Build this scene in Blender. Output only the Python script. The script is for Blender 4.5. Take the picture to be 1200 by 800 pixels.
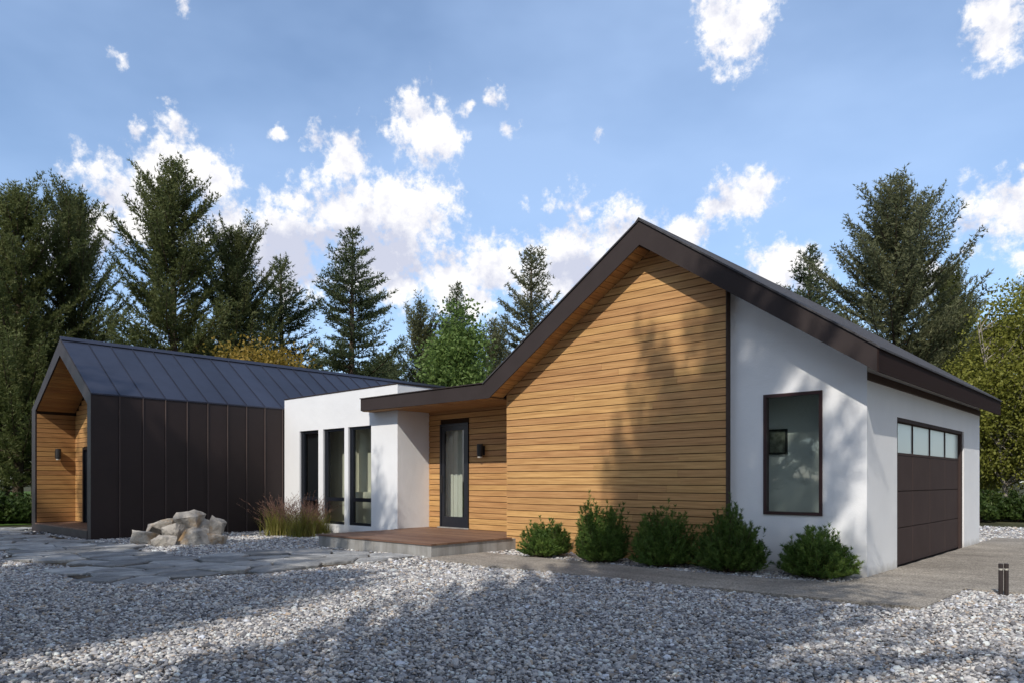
import bpy, bmesh, math, random
import numpy as np
from mathutils import Vector, Matrix, noise as mnoise

for o in list(bpy.data.objects):
    bpy.data.objects.remove(o)
SC = bpy.context.scene
COL = SC.collection

# ------------------------------------------------------------------ camera
EYE = 1.45
YAW = math.atan2(785, 853)
cam_d = bpy.data.cameras.new('camera')
cam = bpy.data.objects.new('camera', cam_d)
COL.objects.link(cam)
cam.location = (0, 0, EYE)
cam.rotation_euler = (math.radians(90), 0, YAW)
cam_d.sensor_width = 36
cam_d.lens = 36 * 853 / 1200
cam_d.shift_y = (563 - 400) / 1200
cam_d.clip_start = 0.05
cam_d.clip_end = 5000
SC.camera = cam

# ------------------------------------------------------------------ sun and sky
SUN_TO = Vector((0.36, -1.0, 0.96)).normalized()      # towards the sun
SUN_EL = math.asin(SUN_TO.z)
SUN_AZ = math.atan2(SUN_TO.x, SUN_TO.y)
sun_d = bpy.data.lights.new('sun', 'SUN')
sun_d.energy = 2.95
sun_d.angle = math.radians(0.45)
sun_d.color = (1.0, 0.94, 0.85)
sun = bpy.data.objects.new('sun', sun_d)
COL.objects.link(sun)
sun.rotation_euler = SUN_TO.to_track_quat('Z', 'Y').to_euler()
sun.location = SUN_TO * 60

SC.view_settings.view_transform = 'Standard'
SC.view_settings.look = 'None'
SC.view_settings.gamma = 1
SC.view_settings.exposure = 0.40
SC.view_settings.use_curve_mapping = False

_F = Vector((-math.sin(YAW), math.cos(YAW), 0))
_R = Vector((math.cos(YAW), math.sin(YAW), 0))
def ray(px, py):
    """direction seen at a pixel of the 1200x800 photograph"""
    return _F + _R * ((px - 600) / 853) + Vector((0, 0, (563 - py) / 853))
def at_depth(px, py, k):
    return Vector((0, 0, EYE)) + ray(px, py) * k
def ground_at(px, k):
    p = _F * k + _R * ((px - 600) / 853 * k)
    return Vector((p.x, p.y, 0))

world = bpy.data.worlds.new('World')
SC.world = world
world.use_nodes = True
def build_world():
    nt = world.node_tree
    N, L = nt.nodes, nt.links
    N.clear()
    def nd(t, **kw):
        n = N.new(t)
        for k, v in kw.items():
            setattr(n, k, v)
        return n
    def mth(op, a, b=None, c=None, clamp=False):
        n = nd('ShaderNodeMath', operation=op, use_clamp=clamp)
        for i, v in enumerate((a, b, c)):
            if v is None: continue
            if isinstance(v, (int, float)): n.inputs[i].default_value = v
            else: L.new(v, n.inputs[i])
        return n.outputs[0]
    def vmth(op, a, b=None):
        n = nd('ShaderNodeVectorMath', operation=op)
        for i, v in enumerate((a, b)):
            if v is None: continue
            if isinstance(v, (tuple, Vector)): n.inputs[i].default_value = tuple(v)
            else: L.new(v, n.inputs[i])
        return n.outputs['Value'] if op in ('LENGTH', 'DOT_PRODUCT', 'DISTANCE') else n.outputs[0]
    out = nd('ShaderNodeOutputWorld')
    sky = nd('ShaderNodeTexSky', sky_type='NISHITA', sun_disc=False, sun_elevation=SUN_EL, sun_rotation=SUN_AZ,
             air_density=1.0, dust_density=0.35, ozone_density=2.4, altitude=200)
    bg = nd('ShaderNodeBackground')
    bg.inputs['Strength'].default_value = 0.138
    L.new(sky.outputs[0], bg.inputs['Color'])
    tc = nd('ShaderNodeTexCoord')
    d = tc.outputs['Generated']
    def fbm(vec, scale, detail, rough, off):
        v = vmth('ADD', vec, off)
        n = nd('ShaderNodeTexNoise', noise_dimensions='3D')
        n.inputs['Scale'].default_value = scale
        n.inputs['Detail'].default_value = detail
        n.inputs['Roughness'].default_value = rough
        L.new(v, n.inputs['Vector'])
        return n
    # cumulus puffs: pixel centre (only to read their compass direction and height), radius, vertical squash
    puffs = [(150, 235, 62, 1.0), (245, 205, 45, 1.0), (185, 190, 28, 1.0), (110, 265, 40, 1.0),
             (205, 148, 22, .9), (155, 156, 14, .9), (134, 66, 13, 1),
             (330, 278, 78, 1.35), (410, 268, 80, 1.3), (476, 250, 56, 1.1), (268, 272, 58, 1.25), (520, 318, 52, 1.3),
             (408, 190, 39, 1.0), (370, 163, 22, 1.0), (500, 150, 44, .95), (522, 160, 26, 1.), (482, 125, 26, 1),
             (551, 127, 14, .9), (585, 115, 17, 1.1), (598, 150, 20, 1.2), (556, 155, 11, 1.), (323, 155, 10, 1), (220, 10, 15, .9),
             (575, 315, 48, 1.2), (680, 295, 58, .95), (645, 325, 48, 1.), (735, 278, 52, 1.2), (800, 275, 36, 1.3),
             (862, 28, 48, 1.), (842, 8, 36, 1), (875, 232, 46, 1.5), (840, 245, 32, 1.6), (895, 222, 26, 1.2), (702, 158, 10, 1),
             (915, 318, 44, 1.1), (945, 325, 30, 1), (1170, 28, 42, .9), (1160, 58, 22, .9), (1185, 248, 50, 1.), (1150, 262, 30, 1.1),
             (1215, 235, 48, 1.), (1200, 302, 18, 1.), (60, 300, 40, 1), (560, 350, 34, 1.4), (450, 315, 55, 1.3), (1090, 330, 34, 1.3), (330,320,60,1.4)]
    warp = fbm(d, 9.0, 3, 0.55, (3.1, 1.7, 0.4))
    wv = vmth('SUBTRACT', warp.outputs['Color'], (0.5, 0.5, 0.5))
    wsc = nd('ShaderNodeVectorMath', operation='SCALE'); L.new(wv, wsc.inputs[0]); wsc.inputs['Scale'].default_value = 0.045
    dw = vmth('ADD', d, wsc.outputs[0])
    dens = None
    for (px, py, r, sq) in puffs:
        v = ray(px, py); ln = v.length; v = v / ln
        rr = r / 853 / ln * (1.22 if r > 40 else 1.12)
        df = vmth('SUBTRACT', dw, v)
        df = vmth('MULTIPLY', df, (1, 1, sq))
        l = vmth('LENGTH', df)
        pk = 1.0 if r > 24 else .75
        f = mth('MULTIPLY_ADD', l, -pk / rr, pk)
        dens = f if dens is None else mth('SMOOTH_MAX', dens, f, 0.12)
    # the rest of the sky, outside the picture: the same kind of scattered cumulus
    lo = fbm(d, 3.4, 2, 0.5, (7.3, 2.2, 5.1))
    gen = mth('MULTIPLY_ADD', lo.outputs['Fac'], 6.0, -2.9)
    fx = vmth('DOT_PRODUCT', d, tuple(_F))
    away = mth('MULTIPLY_ADD', fx, -6.0, 3.2, clamp=True)
    gen = mth('ADD', mth('MULTIPLY', mth('ADD', gen, 2.0), away), -2.0)
    dens = mth('MAXIMUM', dens, gen)
    fine = fbm(d, 17.0, 8, 0.66, (1.3, 9.2, 4.4))
    fine2 = fbm(vmth('ADD', d, tuple(SUN_TO * 0.018 + Vector((0, 0, 0.012)))), 17.0, 6, 0.62, (1.3, 9.2, 4.4))
    e = mth('ADD', dens, mth('MULTIPLY_ADD', fine.outputs['Fac'], 2.15, -1.27))
    rag = fbm(d, 62.0, 5, 0.62, (2.7, 6.1, 0.9))
    e = mth('ADD', e, mth('MULTIPLY_ADD', rag.outputs['Fac'], 1.5, -0.68))
    mr = nd('ShaderNodeMapRange', interpolation_type='SMOOTHSTEP')
    L.new(e, mr.inputs['Value']); mr.inputs['From Min'].default_value = -0.05; mr.inputs['From Max'].default_value = 0.55
    mask = mr.outputs[0]
    # soft relief: thicker, lower parts greyer
    rel = mth('SUBTRACT', fine.outputs['Fac'], fine2.outputs['Fac'])
    lit = mth('MULTIPLY_ADD', rel, 1.6, 0.93)
    body = mth('MULTIPLY_ADD', dens, -0.16, 1.02)
    lit = mth('MINIMUM', mth('MULTIPLY', lit, body), 1.05)
    # flat grey undersides of the two long banks
    for (px, py, r, sq) in [(350, 305, 95, 2.4), (430, 300, 80, 2.2), (690, 322, 60, 2.4), (120, 300, 60, 2.)]:
        v = ray(px, py); ln = v.length; v = v / ln
        l = vmth('LENGTH', vmth('MULTIPLY', vmth('SUBTRACT', dw, v), (1, 1, sq)))
        lit = mth('SUBTRACT', lit, mth('MULTIPLY', mth('MULTIPLY_ADD', l, -853 * ln / r, 1.0, clamp=True), 0.75))
    cr = nd('ShaderNodeMix', data_type='RGBA')
    L.new(mth('MULTIPLY_ADD', lit, 2.2, -1.15, clamp=True), cr.inputs[0])
    cr.inputs[6].default_value = (0.58, 0.61, 0.74, 1)
    cr.inputs[7].default_value = (1.0, 0.985, 0.985, 1)
    cbg = nd('ShaderNodeBackground'); L.new(cr.outputs[2], cbg.inputs['Color']); cbg.inputs['Strength'].default_value = 0.85
    # thin high veil
    veil = fbm(vmth('MULTIPLY', d, (1, 1, 2.2)), 1.7, 5, 0.55, (4.4, 0.3, 8.8))
    vm = mth('MULTIPLY', mth('MULTIPLY_ADD', veil.outputs['Fac'], 2.6, -0.72, clamp=True), 0.44)
    vbg = nd('ShaderNodeBackground'); vbg.inputs['Color'].default_value = (0.50, 0.68, 1.0, 1); vbg.inputs['Strength'].default_value = 0.92
    m0 = nd('ShaderNodeMixShader'); L.new(vm, m0.inputs[0]); L.new(bg.outputs[0], m0.inputs[1]); L.new(vbg.outputs[0], m0.inputs[2])
    m1 = nd('ShaderNodeMixShader'); L.new(mask, m1.inputs[0]); L.new(m0.outputs[0], m1.inputs[1]); L.new(cbg.outputs[0], m1.inputs[2])
    L.new(m1.outputs[0], out.inputs['Surface'])
build_world()
world.cycles.sampling_method = 'MANUAL'
world.cycles.sample_map_resolution = 512

# ------------------------------------------------------------------ materials
class M:
    """small wrapper for node materials"""
    def __init__(s, name):
        s.m = bpy.data.materials.new(name); s.m.use_nodes = True
        s.nt = s.m.node_tree; s.N = s.nt.nodes; s.L = s.nt.links
        s.b = s.N['Principled BSDF']; s.out = s.N['Material Output']
        s._c = None
    def n(s, t, **kw):
        n = s.N.new(t)
        for k, v in kw.items(): setattr(n, k, v)
        return n
    def co(s):
        if s._c is None: s._c = s.n('ShaderNodeTexCoord')
        return s._c.outputs['Object']
    def vec(s, scale=(1, 1, 1), src=None):
        m = s.n('ShaderNodeMapping'); m.inputs['Scale'].default_value = scale
        s.L.new(src or s.co(), m.inputs['Vector']); return m.outputs[0]
    def noise(s, scale, detail=4, rough=.55, st=(1, 1, 1), out='Fac', src=None, w=None):
        n = s.n('ShaderNodeTexNoise')
        n.inputs['Scale'].default_value = scale; n.inputs['Detail'].default_value = detail; n.inputs['Roughness'].default_value = rough
        s.L.new(s.vec(st, src), n.inputs['Vector']); 
        if w is not None:
            n.noise_dimensions = '4D'; s.L.new(w, n.inputs['W'])
        return n.outputs[out]
    def rnd(s):
        return s.n('ShaderNodeObjectInfo').outputs['Random']
    def math(s, op, a, b=None, clamp=False):
        n = s.n('ShaderNodeMath', operation=op, use_clamp=clamp)
        for i, v in enumerate((a, b)):
            if v is None: continue
            if isinstance(v, (int, float)): n.inputs[i].default_value = v
            else: s.L.new(v, n.inputs[i])
        return n.outputs[0]
    def ramp(s, fac, stops, interp='LINEAR'):
        r = s.n('ShaderNodeValToRGB'); r.color_ramp.interpolation = interp
        el = r.color_ramp.elements
        while len(el) > len(stops): el.remove(el[-1])
        while len(el) < len(stops): el.new(0.5)
        for e, (p, c) in zip(el, stops):
            e.position = p; e.color = (c[0], c[1], c[2], 1)
        s.L.new(fac, r.inputs[0]); return r.outputs[0]
    def mix(s, fac, a, b, mode='MIX'):
        n = s.n('ShaderNodeMix', data_type='RGBA', blend_type=mode)
        for i, v in ((0, fac), (6, a), (7, b)):
            if isinstance(v, (int, float)): n.inputs[i].default_value = v
            elif isinstance(v, tuple): n.inputs[i].default_value = (v[0], v[1], v[2], 1)
            else: s.L.new(v, n.inputs[i])
        return n.outputs[2]
    def col(s, v):
        if isinstance(v, tuple): s.b.inputs['Base Color'].default_value = (v[0], v[1], v[2], 1)
        else: s.L.new(v, s.b.inputs['Base Color'])
        return s
    def rough(s, v):
        if isinstance(v, (int, float)): s.b.inputs['Roughness'].default_value = v
        else: s.L.new(v, s.b.inputs['Roughness'])
        return s
    def spec(s, v):
        s.b.inputs['Specular IOR Level'].default_value = v; return s
    def bump(s, h, strength=.3, dist=.01):
        n = s.n('ShaderNodeBump'); n.inputs['Strength'].default_value = strength; n.inputs['Distance'].default_value = dist
        s.L.new(h, n.inputs['Height']); s.L.new(n.outputs[0], s.b.inputs['Normal']); return s

MAT = {}
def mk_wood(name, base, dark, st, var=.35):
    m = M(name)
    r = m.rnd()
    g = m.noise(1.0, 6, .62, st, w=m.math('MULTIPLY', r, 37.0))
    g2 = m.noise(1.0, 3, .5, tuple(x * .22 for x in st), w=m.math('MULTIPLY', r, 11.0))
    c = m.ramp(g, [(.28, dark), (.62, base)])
    tone = m.math('MULTIPLY_ADD', r, var) ; tone.node.inputs[2].default_value = 1 - var * .55
    t2 = m.math('MULTIPLY_ADD', g2, .5); t2.node.inputs[2].default_value = .75
    hsv = m.n('ShaderNodeHueSaturation'); m.L.new(c, hsv.inputs['Color'])
    m.L.new(m.math('MULTIPLY', tone, t2), hsv.inputs['Value'])
    hh = m.math('MULTIPLY_ADD', r, .010); hh.node.inputs[2].default_value = .495
    m.L.new(hh, hsv.inputs['Hue'])
    m.col(hsv.outputs[0]).rough(.6).spec(.3).bump(g, .25, .006)
    MAT[name] = m.m
mk_wood('cedar_x', (.57, .325, .13), (.36, .18, .065), (1.6, 30, 30), .20)
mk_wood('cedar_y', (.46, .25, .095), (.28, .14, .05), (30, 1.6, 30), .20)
mk_wood('deck_wood', (.20, .115, .075), (.11, .06, .04), (30, 1.8, 30), .45)
mk_wood('deck_wood_x', (.20, .115, .075), (.11, .06, .04), (1.8, 30, 30), .45)

def mk_plain(name, c, rough=.5, spec=.4, metal=0., nscale=None, namp=.15, bump=None):
    m = M(name)
    if nscale:
        n = m.noise(nscale, 5, .6)
        a = tuple(x * (1 - namp) for x in c); b = tuple(min(1, x * (1 + namp)) for x in c)
        m.col(m.ramp(n, [(.3, a), (.7, b)]))
    else: m.col(c)
    m.rough(rough).spec(spec); m.b.inputs['Metallic'].default_value = metal
    if bump: m.bump(m.noise(bump[0], 4, .6), bump[1], bump[2])
    MAT[name] = m.m
mk_plain('fascia', (.045, .036, .035), .8, .06, 0, 1.3, .12)
mk_plain('fascia_shaded', (.030, .019, .017), .85, .04)  # fascia brown darkened for the eave side, its shade is put into the colour
mk_plain('eave_brown', (.075, .050, .040), .7, .2, 0, 2., .12)
mk_plain('backing', (.05, .03, .018), .9, .1)
mk_plain('black_frame', (.010, .012, .018), .35, .5)
mk_plain('brown_frame', (.040, .017, .017), .35, .5)
mk_plain('garage_brown', (.060, .042, .038), .75, .06, 0, 2., .08)
mk_plain('lamp_metal', (.035, .033, .032), .4, .5, .3)
mk_plain('bollard_metal', (.035, .026, .024), .45, .4, 0, 20, .2)
mk_plain('interior_paint', (.78, .73, .63), .8, .2, 0, 1.5, .05)
mk_plain('interior_grey', (.78, .79, .77), .8, .2, 0, 1.5, .05)
mk_plain('interior_floor', (.30, .21, .14), .5, .3, 0, 3., .2)
mk_plain('blind', (.014, .016, .022), .7, .2)
mk_plain('curtain', (.82, .79, .72), .9, .1)
mk_plain('shingle', (.055, .052, .055), .8, .3, 0, 14, .45, (40, .5, .02))
mk_plain('lens', (.55, .52, .45), .3, .5)
mk_plain('bark', (.085, .062, .045), .9, .1, 0, 6., .4, (14, .7, .05))
mk_plain('pale_bark', (.26, .23, .19), .9, .1, 0, 6., .35, (14, .5, .03))
mk_plain('picture_print', (.16, .17, .14), .6, .3, 0, 9., .8)

def mk_metal():
    for name, c, met, ro in (('wing_wall_metal', (.025, .0165, .016), .0, .52), ('seam_highlight', (.10, .075, .068), .0, .5), ('wing_roof_metal', (.050, .055, .080), .55, .38)):  # wall seams lighter than the panels: edge highlights put into the colour
        m = M(name); r = m.rnd()
        n = m.noise(.9, 4, .6)
        k = m.math('MULTIPLY_ADD', r, .22); k.node.inputs[2].default_value = .87
        hs = m.n('ShaderNodeHueSaturation'); m.L.new(k, hs.inputs['Value'])
        m.L.new(m.ramp(n, [(.3, tuple(x * .88 for x in c)), (.7, tuple(x * 1.14 for x in c))]), hs.inputs['Color'])
        m.col(hs.outputs[0]); m.b.inputs['Metallic'].default_value = met
        rr = m.math('MULTIPLY_ADD', m.noise(3., 4, .6), .2); rr.node.inputs[2].default_value = ro - .1
        m.rough(rr).spec(.3).bump(m.noise(1.6, 2, .5), .12, .02)
        MAT[name] = m.m
mk_metal()

def mk_stucco():
    m = M('stucco')
    big = m.noise(.7, 5, .6); c = m.ramp(big, [(.25, (.73, .73, .735)), (.7, (.80, .80, .80))])
    geo = m.n('ShaderNodeSeparateXYZ'); m.L.new(m.co(), geo.inputs[0])
    zz = m.math('ADD', geo.outputs[2], m.math('MULTIPLY', m.noise(5., 4, .6), .22))
    stain = m.ramp(zz, [(.10, (.62, .59, .54)), (.28, (1, 1, 1))])
    m.col(m.mix(1.0, c, stain, 'MULTIPLY')).rough(.9).spec(.15)
    m.bump(m.math('ADD', m.noise(38, 6, .7), m.math('MULTIPLY', m.noise(5, 3, .5), 1.5)), .5, .008)
    MAT['stucco'] = m.m
mk_stucco()

def mk_concrete():
    m = M('concrete')
    a = m.noise(1.1, 6, .65); streak = m.noise(1., 4, .6, (5, 5, .5))
    c = m.ramp(a, [(.3, (.24, .235, .225)), (.7, (.42, .41, .39))])
    m.col(m.mix(.8, c, m.ramp(streak, [(.32, (.55, .53, .5)), (.6, (1, 1, 1))]), 'MULTIPLY')).rough(.85).spec(.2)
    m.bump(m.noise(30, 6, .7), .4, .008); MAT['concrete'] = m.m
    m = M('path_concrete')
    v = m.n('ShaderNodeTexVoronoi'); v.inputs['Scale'].default_value = 70; m.L.new(m.co(), v.inputs['Vector'])
    agg = m.ramp(m.n('ShaderNodeSeparateColor').outputs[0], [(0, (.1, .1, .1)), (1, (.4, .4, .4))])
    sp = agg.node.inputs[0].links[0].from_node; m.L.new(v.outputs['Color'], sp.inputs[0])
    ag = m.ramp(sp.outputs[0], [(.0, (.18, .16, .14)), (.5, (.34, .315, .28)), (1, (.52, .49, .44))])
    patch = m.ramp(m.noise(.9, 7, .68), [(.3, (.62, .60, .58)), (.7, (1.08, 1.05, 1.0))])
    strk = m.ramp(m.noise(1., 5, .6, (.5, 4, 1)), [(.3, (.75, .74, .73)), (.65, (1, 1, 1))])
    m.col(m.mix(1., m.mix(1., ag, patch, 'MULTIPLY'), strk, 'MULTIPLY')).rough(.9).spec(.2)
    m.bump(v.outputs['Distance'], .5, .01); MAT['path_concrete'] = m.m
mk_concrete()

def mk_stone():
    m = M('flagstone'); r = m.rnd()
    a = m.noise(2.2, 7, .65, w=m.math('MULTIPLY', r, 23.)); b = m.noise(9., 6, .65)
    c = m.ramp(a, [(.28, (.13, .13, .13)), (.5, (.26, .26, .255)), (.72, (.46, .45, .43))])
    k = m.math('MULTIPLY_ADD', r, .7); k.node.inputs[2].default_value = .68
    hs = m.n('ShaderNodeHueSaturation'); m.L.new(k, hs.inputs['Value']); m.L.new(c, hs.inputs['Color'])
    m.col(hs.outputs[0]).rough(.62).spec(.4)
    lay = m.noise(1.6, 8, .7)
    m.bump(m.math('ADD', lay, m.math('MULTIPLY', b, .4)), 1., .11); MAT['flagstone'] = m.m
    m = M('boulder'); r = m.rnd()
    a = m.noise(3.2, 7, .68, w=m.math('MULTIPLY', r, 9.)); tan = m.noise(1.5, 4, .6, w=m.math('MULTIPLY', r, 19.))
    c = m.ramp(a, [(.28, (.15, .13, .11)), (.45, (.44, .40, .35)), (.7, (.66, .61, .54))])
    m.col(m.mix(m.ramp(tan, [(.52, (0, 0, 0)), (.62, (.8, .8, .8))]), c, (.40, .24, .10))).rough(.85).spec(.2)
    m.bump(m.noise(7., 8, .75), 1., .12); MAT['boulder'] = m.m
mk_stone()

def mk_pebble():
    m = M('pebble'); r = m.rnd()
    c = m.ramp(r, [(0, (0.201, 0.196, 0.202)), (.14, (0.423, 0.407, 0.393)), (.27, (0.283, 0.280, 0.288)), (.40, (0.624, 0.589, 0.546)), (.52, (0.302, 0.259, 0.224)),
                   (.60, (0.473, 0.456, 0.440)), (.72, (0.644, 0.666, 0.642)), (.80, (0.362, 0.354, 0.359)), (.88, (0.453, 0.363, 0.277)), (.92, (0.131, 0.128, 0.134)), (.97, (0.644, 0.666, 0.718))], 'CONSTANT')
    n = m.noise(28., 4, .6)
    m.col(m.mix(1., c, m.ramp(n, [(.3, (.8, .8, .8)), (.7, (1.06, 1.06, 1.06))]), 'MULTIPLY')).rough(.7).spec(.3)
    MAT['pebble'] = m.m
    m = M('gravel_ground')
    v = m.n('ShaderNodeTexVoronoi'); v.inputs['Scale'].default_value = 24; m.L.new(m.co(), v.inputs['Vector'])
    sp = m.n('ShaderNodeSeparateColor'); m.L.new(v.outputs['Color'], sp.inputs[0])
    c = m.ramp(sp.outputs[0], [(0, (.16, .165, .18)), (.3, (.34, .35, .38)), (.55, (.50, .49, .47)), (.75, (.33, .29, .25)), (.85, (.62, .61, .59)), (1, (.4, .42, .46))])
    m.col(m.mix(1., c, m.ramp(v.outputs['Distance'], [(.15, (.7, .7, .7)), (.6, (.2, .2, .2))]), 'MULTIPLY')).rough(.85).spec(.2)
    m.bump(v.outputs['Distance'], -1., .03); m.b.inputs['Normal'].links[0].from_node.invert = True
    m.b.inputs['Normal'].links[0].from_node.inputs['Strength'].default_value = 1
    MAT['gravel_ground'] = m.m
    mk_plain('soil', (.10, .078, .055), .95, .1, 0, 3., .5, (12, .8, .05))
    mk_plain('forest_floor', (.055, .055, .028), .95, .1, 0, .5, .6, (6, .8, .1))
    mk_plain('lawn_green', (.065, .115, .022), .9, .1, 0, 2.0, .35, (40, .8, .06))
mk_pebble()

def mk_leaf(name, stops, trans=.35, rough=.55, hue_noise=.35):
    """foliage: the tint attribute is a random number per tuft, the noise gives clumps of slightly other green"""
    m = M(name)
    at = m.n('ShaderNodeAttribute', attribute_name='tint').outputs['Fac']
    big = m.noise(hue_noise, 3, .6)
    f = m.math('ADD', m.math('MULTIPLY', at, .6), m.math('MULTIPLY', m.math('SUBTRACT', big, .3), .9), clamp=True)
    oi = m.n('ShaderNodeObjectInfo')
    c = m.ramp(f, stops)
    hs = m.n('ShaderNodeHueSaturation'); m.L.new(c, hs.inputs['Color'])
    k = m.math('MULTIPLY_ADD', oi.outputs['Random'], .3); k.node.inputs[2].default_value = .85
    m.L.new(k, hs.inputs['Value'])
    m.col(hs.outputs[0]).rough(rough).spec(.25)
    tr = m.n('ShaderNodeBsdfTranslucent'); m.L.new(hs.outputs[0], tr.inputs['Color'])
    mx = m.n('ShaderNodeMixShader'); mx.inputs[0].default_value = trans
    m.L.new(m.b.outputs[0], mx.inputs[1]); m.L.new(tr.outputs[0], mx.inputs[2]); m.L.new(mx.outputs[0], m.out.inputs['Surface'])
    MAT[name] = m.m
mk_leaf('needles_olive', [(0, (0.055, 0.071, 0.021)), (.5, (0.125, 0.144, 0.049)), (1, (0.238, 0.241, 0.094))], .42)
mk_leaf('needles_dark', [(0, (0.045, 0.069, 0.033)), (.5, (0.101, 0.130, 0.058)), (1, (0.189, 0.209, 0.099))], .38)
mk_leaf('needles_grey', [(0, (0.073, 0.083, 0.038)), (.5, (0.151, 0.159, 0.078)), (1, (0.263, 0.258, 0.134))], .42)
mk_leaf('leaf_green', [(0, (0.066, 0.114, 0.026)), (.5, (0.144, 0.216, 0.054)), (1, (0.252, 0.336, 0.108))], .4)
mk_leaf('leaf_yellow', [(0, (0.098, 0.111, 0.019)), (.5, (0.215, 0.221, 0.039)), (1, (0.364, 0.351, 0.078))], .4)
mk_leaf('leaf_autumn', [(0, (.10, .08, .015)), (.5, (.24, .17, .03)), (1, (.36, .22, .05))], .4)
mk_leaf('shrub_green', [(0, (0.036, 0.078, 0.016)), (.5, (0.101, 0.176, 0.034)), (1, (0.238, 0.312, 0.072))], .25, .5, 3.)
mk_leaf('hedge_green', [(0, (.022, .040, .010)), (.5, (.05, .085, .018)), (1, (.12, .15, .035))], .3, .5, 2.)
mk_leaf('grass_blade', [(0, (.12, .13, .025)), (.5, (.25, .25, .05)), (1, (.40, .33, .10))], .35, .5, 3.)
mk_leaf('grass_plume', [(0, (.12, .055, .045)), (.5, (.22, .12, .09)), (1, (.36, .24, .17))], .35, .6, 3.)

def mk_glass(name, tint, f0, rough=0.):
    m = M(name); m.N.remove(m.b)
    tr = m.n('ShaderNodeBsdfTransparent'); tr.inputs[0].default_value = (*tint, 1)
    gl = m.n('ShaderNodeBsdfGlossy'); gl.inputs['Roughness'].default_value = rough
    lw = m.n('ShaderNodeLayerWeight'); lw.inputs['Blend'].default_value = .5
    fr = m.math('POWER', lw.outputs['Facing'], 4.0); fr = m.math('ADD', m.math('MULTIPLY', fr, .8), f0, clamp=True)
    mx = m.n('ShaderNodeMixShader'); m.L.new(fr, mx.inputs[0]); m.L.new(tr.outputs[0], mx.inputs[1]); m.L.new(gl.outputs[0], mx.inputs[2])
    m.L.new(mx.outputs[0], m.out.inputs['Surface']); MAT[name] = m.m
mk_glass('window_glass', (.88, .91, .89), .075)
mk_plain('frosted_glass', (.56, .62, .59), .25, .5)

# ------------------------------------------------------------------ mesh helpers
class MB:
    def __init__(s): s.v = []; s.f = []
    def add(s, vs, fs):
        o = len(s.v); s.v += [tuple(v) for v in vs]; s.f += [tuple(i + o for i in f) for f in fs]; return s
    def box(s, x0, x1, y0, y1, z0, z1):
        return s.add([(x0, y0, z0), (x1, y0, z0), (x1, y1, z0), (x0, y1, z0), (x0, y0, z1), (x1, y0, z1), (x1, y1, z1), (x0, y1, z1)],
                     [(0, 3, 2, 1), (4, 5, 6, 7), (0, 1, 5, 4), (1, 2, 6, 5), (2, 3, 7, 6), (3, 0, 4, 7)])
    def prism_xz(s, pts, y0, y1):
        """polygon given as (x, z), seen from -Y counter-clockwise"""
        n = len(pts); a = sum(pts[i][0] * pts[(i + 1) % n][1] - pts[(i + 1) % n][0] * pts[i][1] for i in range(n))
        if a < 0: pts = pts[::-1]
        vs = [(x, y0, z) for x, z in pts] + [(x, y1, z) for x, z in pts]
        fs = [tuple(range(n)), tuple(range(2 * n - 1, n - 1, -1))] + [(i, i + n, (i + 1) % n + n, (i + 1) % n) for i in range(n)]
        return s.add(vs, fs)
    def prism_yz(s, pts, x0, x1):
        o = MB().prism_xz(pts, x0, x1)
        return s.add([(y, x, z) for x, y, z in o.v], [f[::-1] for f in o.f])
    def prism_xy(s, pts, z0, z1):
        n = len(pts); a = sum(pts[i][0] * pts[(i + 1) % n][1] - pts[(i + 1) % n][0] * pts[i][1] for i in range(n))
        if a < 0: pts = pts[::-1]
        vs = [(x, y, z0) for x, y in pts] + [(x, y, z1) for x, y in pts]
        fs = [tuple(range(n - 1, -1, -1)), tuple(range(n, 2 * n))] + [(i, (i + 1) % n, (i + 1) % n + n, i + n) for i in range(n)]
        return s.add(vs, fs)
    def cyl(s, c, r, z0, z1, n=16, axis='z', r2=None):
        r2 = r if r2 is None else r2
        vs = []
        for k in range(n):
            a = 2 * math.pi * k / n
            vs.append((c[0] + r * math.cos(a), c[1] + r * math.sin(a), z0))
        for k in range(n):
            a = 2 * math.pi * k / n
            vs.append((c[0] + r2 * math.cos(a), c[1] + r2 * math.sin(a), z1))
        return s.add(vs, [tuple(range(n - 1, -1, -1)), tuple(range(n, 2 * n))] + [(i, (i + 1) % n, (i + 1) % n + n, i + n) for i in range(n)])
    def mesh(s, name, mat, smooth=False, bevel=0.):
        me = bpy.data.meshes.new(name); me.from_pydata(s.v, [], s.f)
        if bevel:
            bm = bmesh.new(); bm.from_mesh(me)
            bmesh.ops.bevel(bm, geom=list(bm.edges), offset=bevel, segments=1, affect='EDGES', clamp_overlap=True)
            bm.to_mesh(me); bm.free()
        if mat: me.materials.append(MAT[mat])
        if smooth: me.polygons.foreach_set('use_smooth', [True] * len(me.polygons))
        me.update(); return me

def link(name, data, parent=None):
    o = bpy.data.objects.new(name, data); COL.objects.link(o)
    if parent is not None:
        o.parent = parent
        o.matrix_parent_inverse = Matrix.Translation(-parent_loc(parent))
    return o
def parent_loc(p):
    # things sit at a location, their parts have world coordinates baked in and no transform of their own
    return Vector(p.location) if p.parent is None else Vector((0, 0, 0))
def obj(name, mb, mat, parent=None, smooth=False, bevel=0., label=None):
    o = link(name, mb.mesh(name, mat, smooth, bevel), parent)
    if label: o['label'] = label
    return o
def thing(name, label, cat, loc=(0, 0, 0), group=None):
    o = bpy.data.objects.new(name, None); COL.objects.link(o); o.location = loc; o.empty_display_size = .2
    o['label'] = label; o['category'] = cat
    if group: o['group'] = group
    return o
def tag(o, label, cat, group=None):
    o['label'] = label; o['category'] = cat
    if group: o['group'] = group
    return o
def structure(name, mb, mat):
    o = obj(name, mb, mat); o['kind'] = 'structure'; return o
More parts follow.
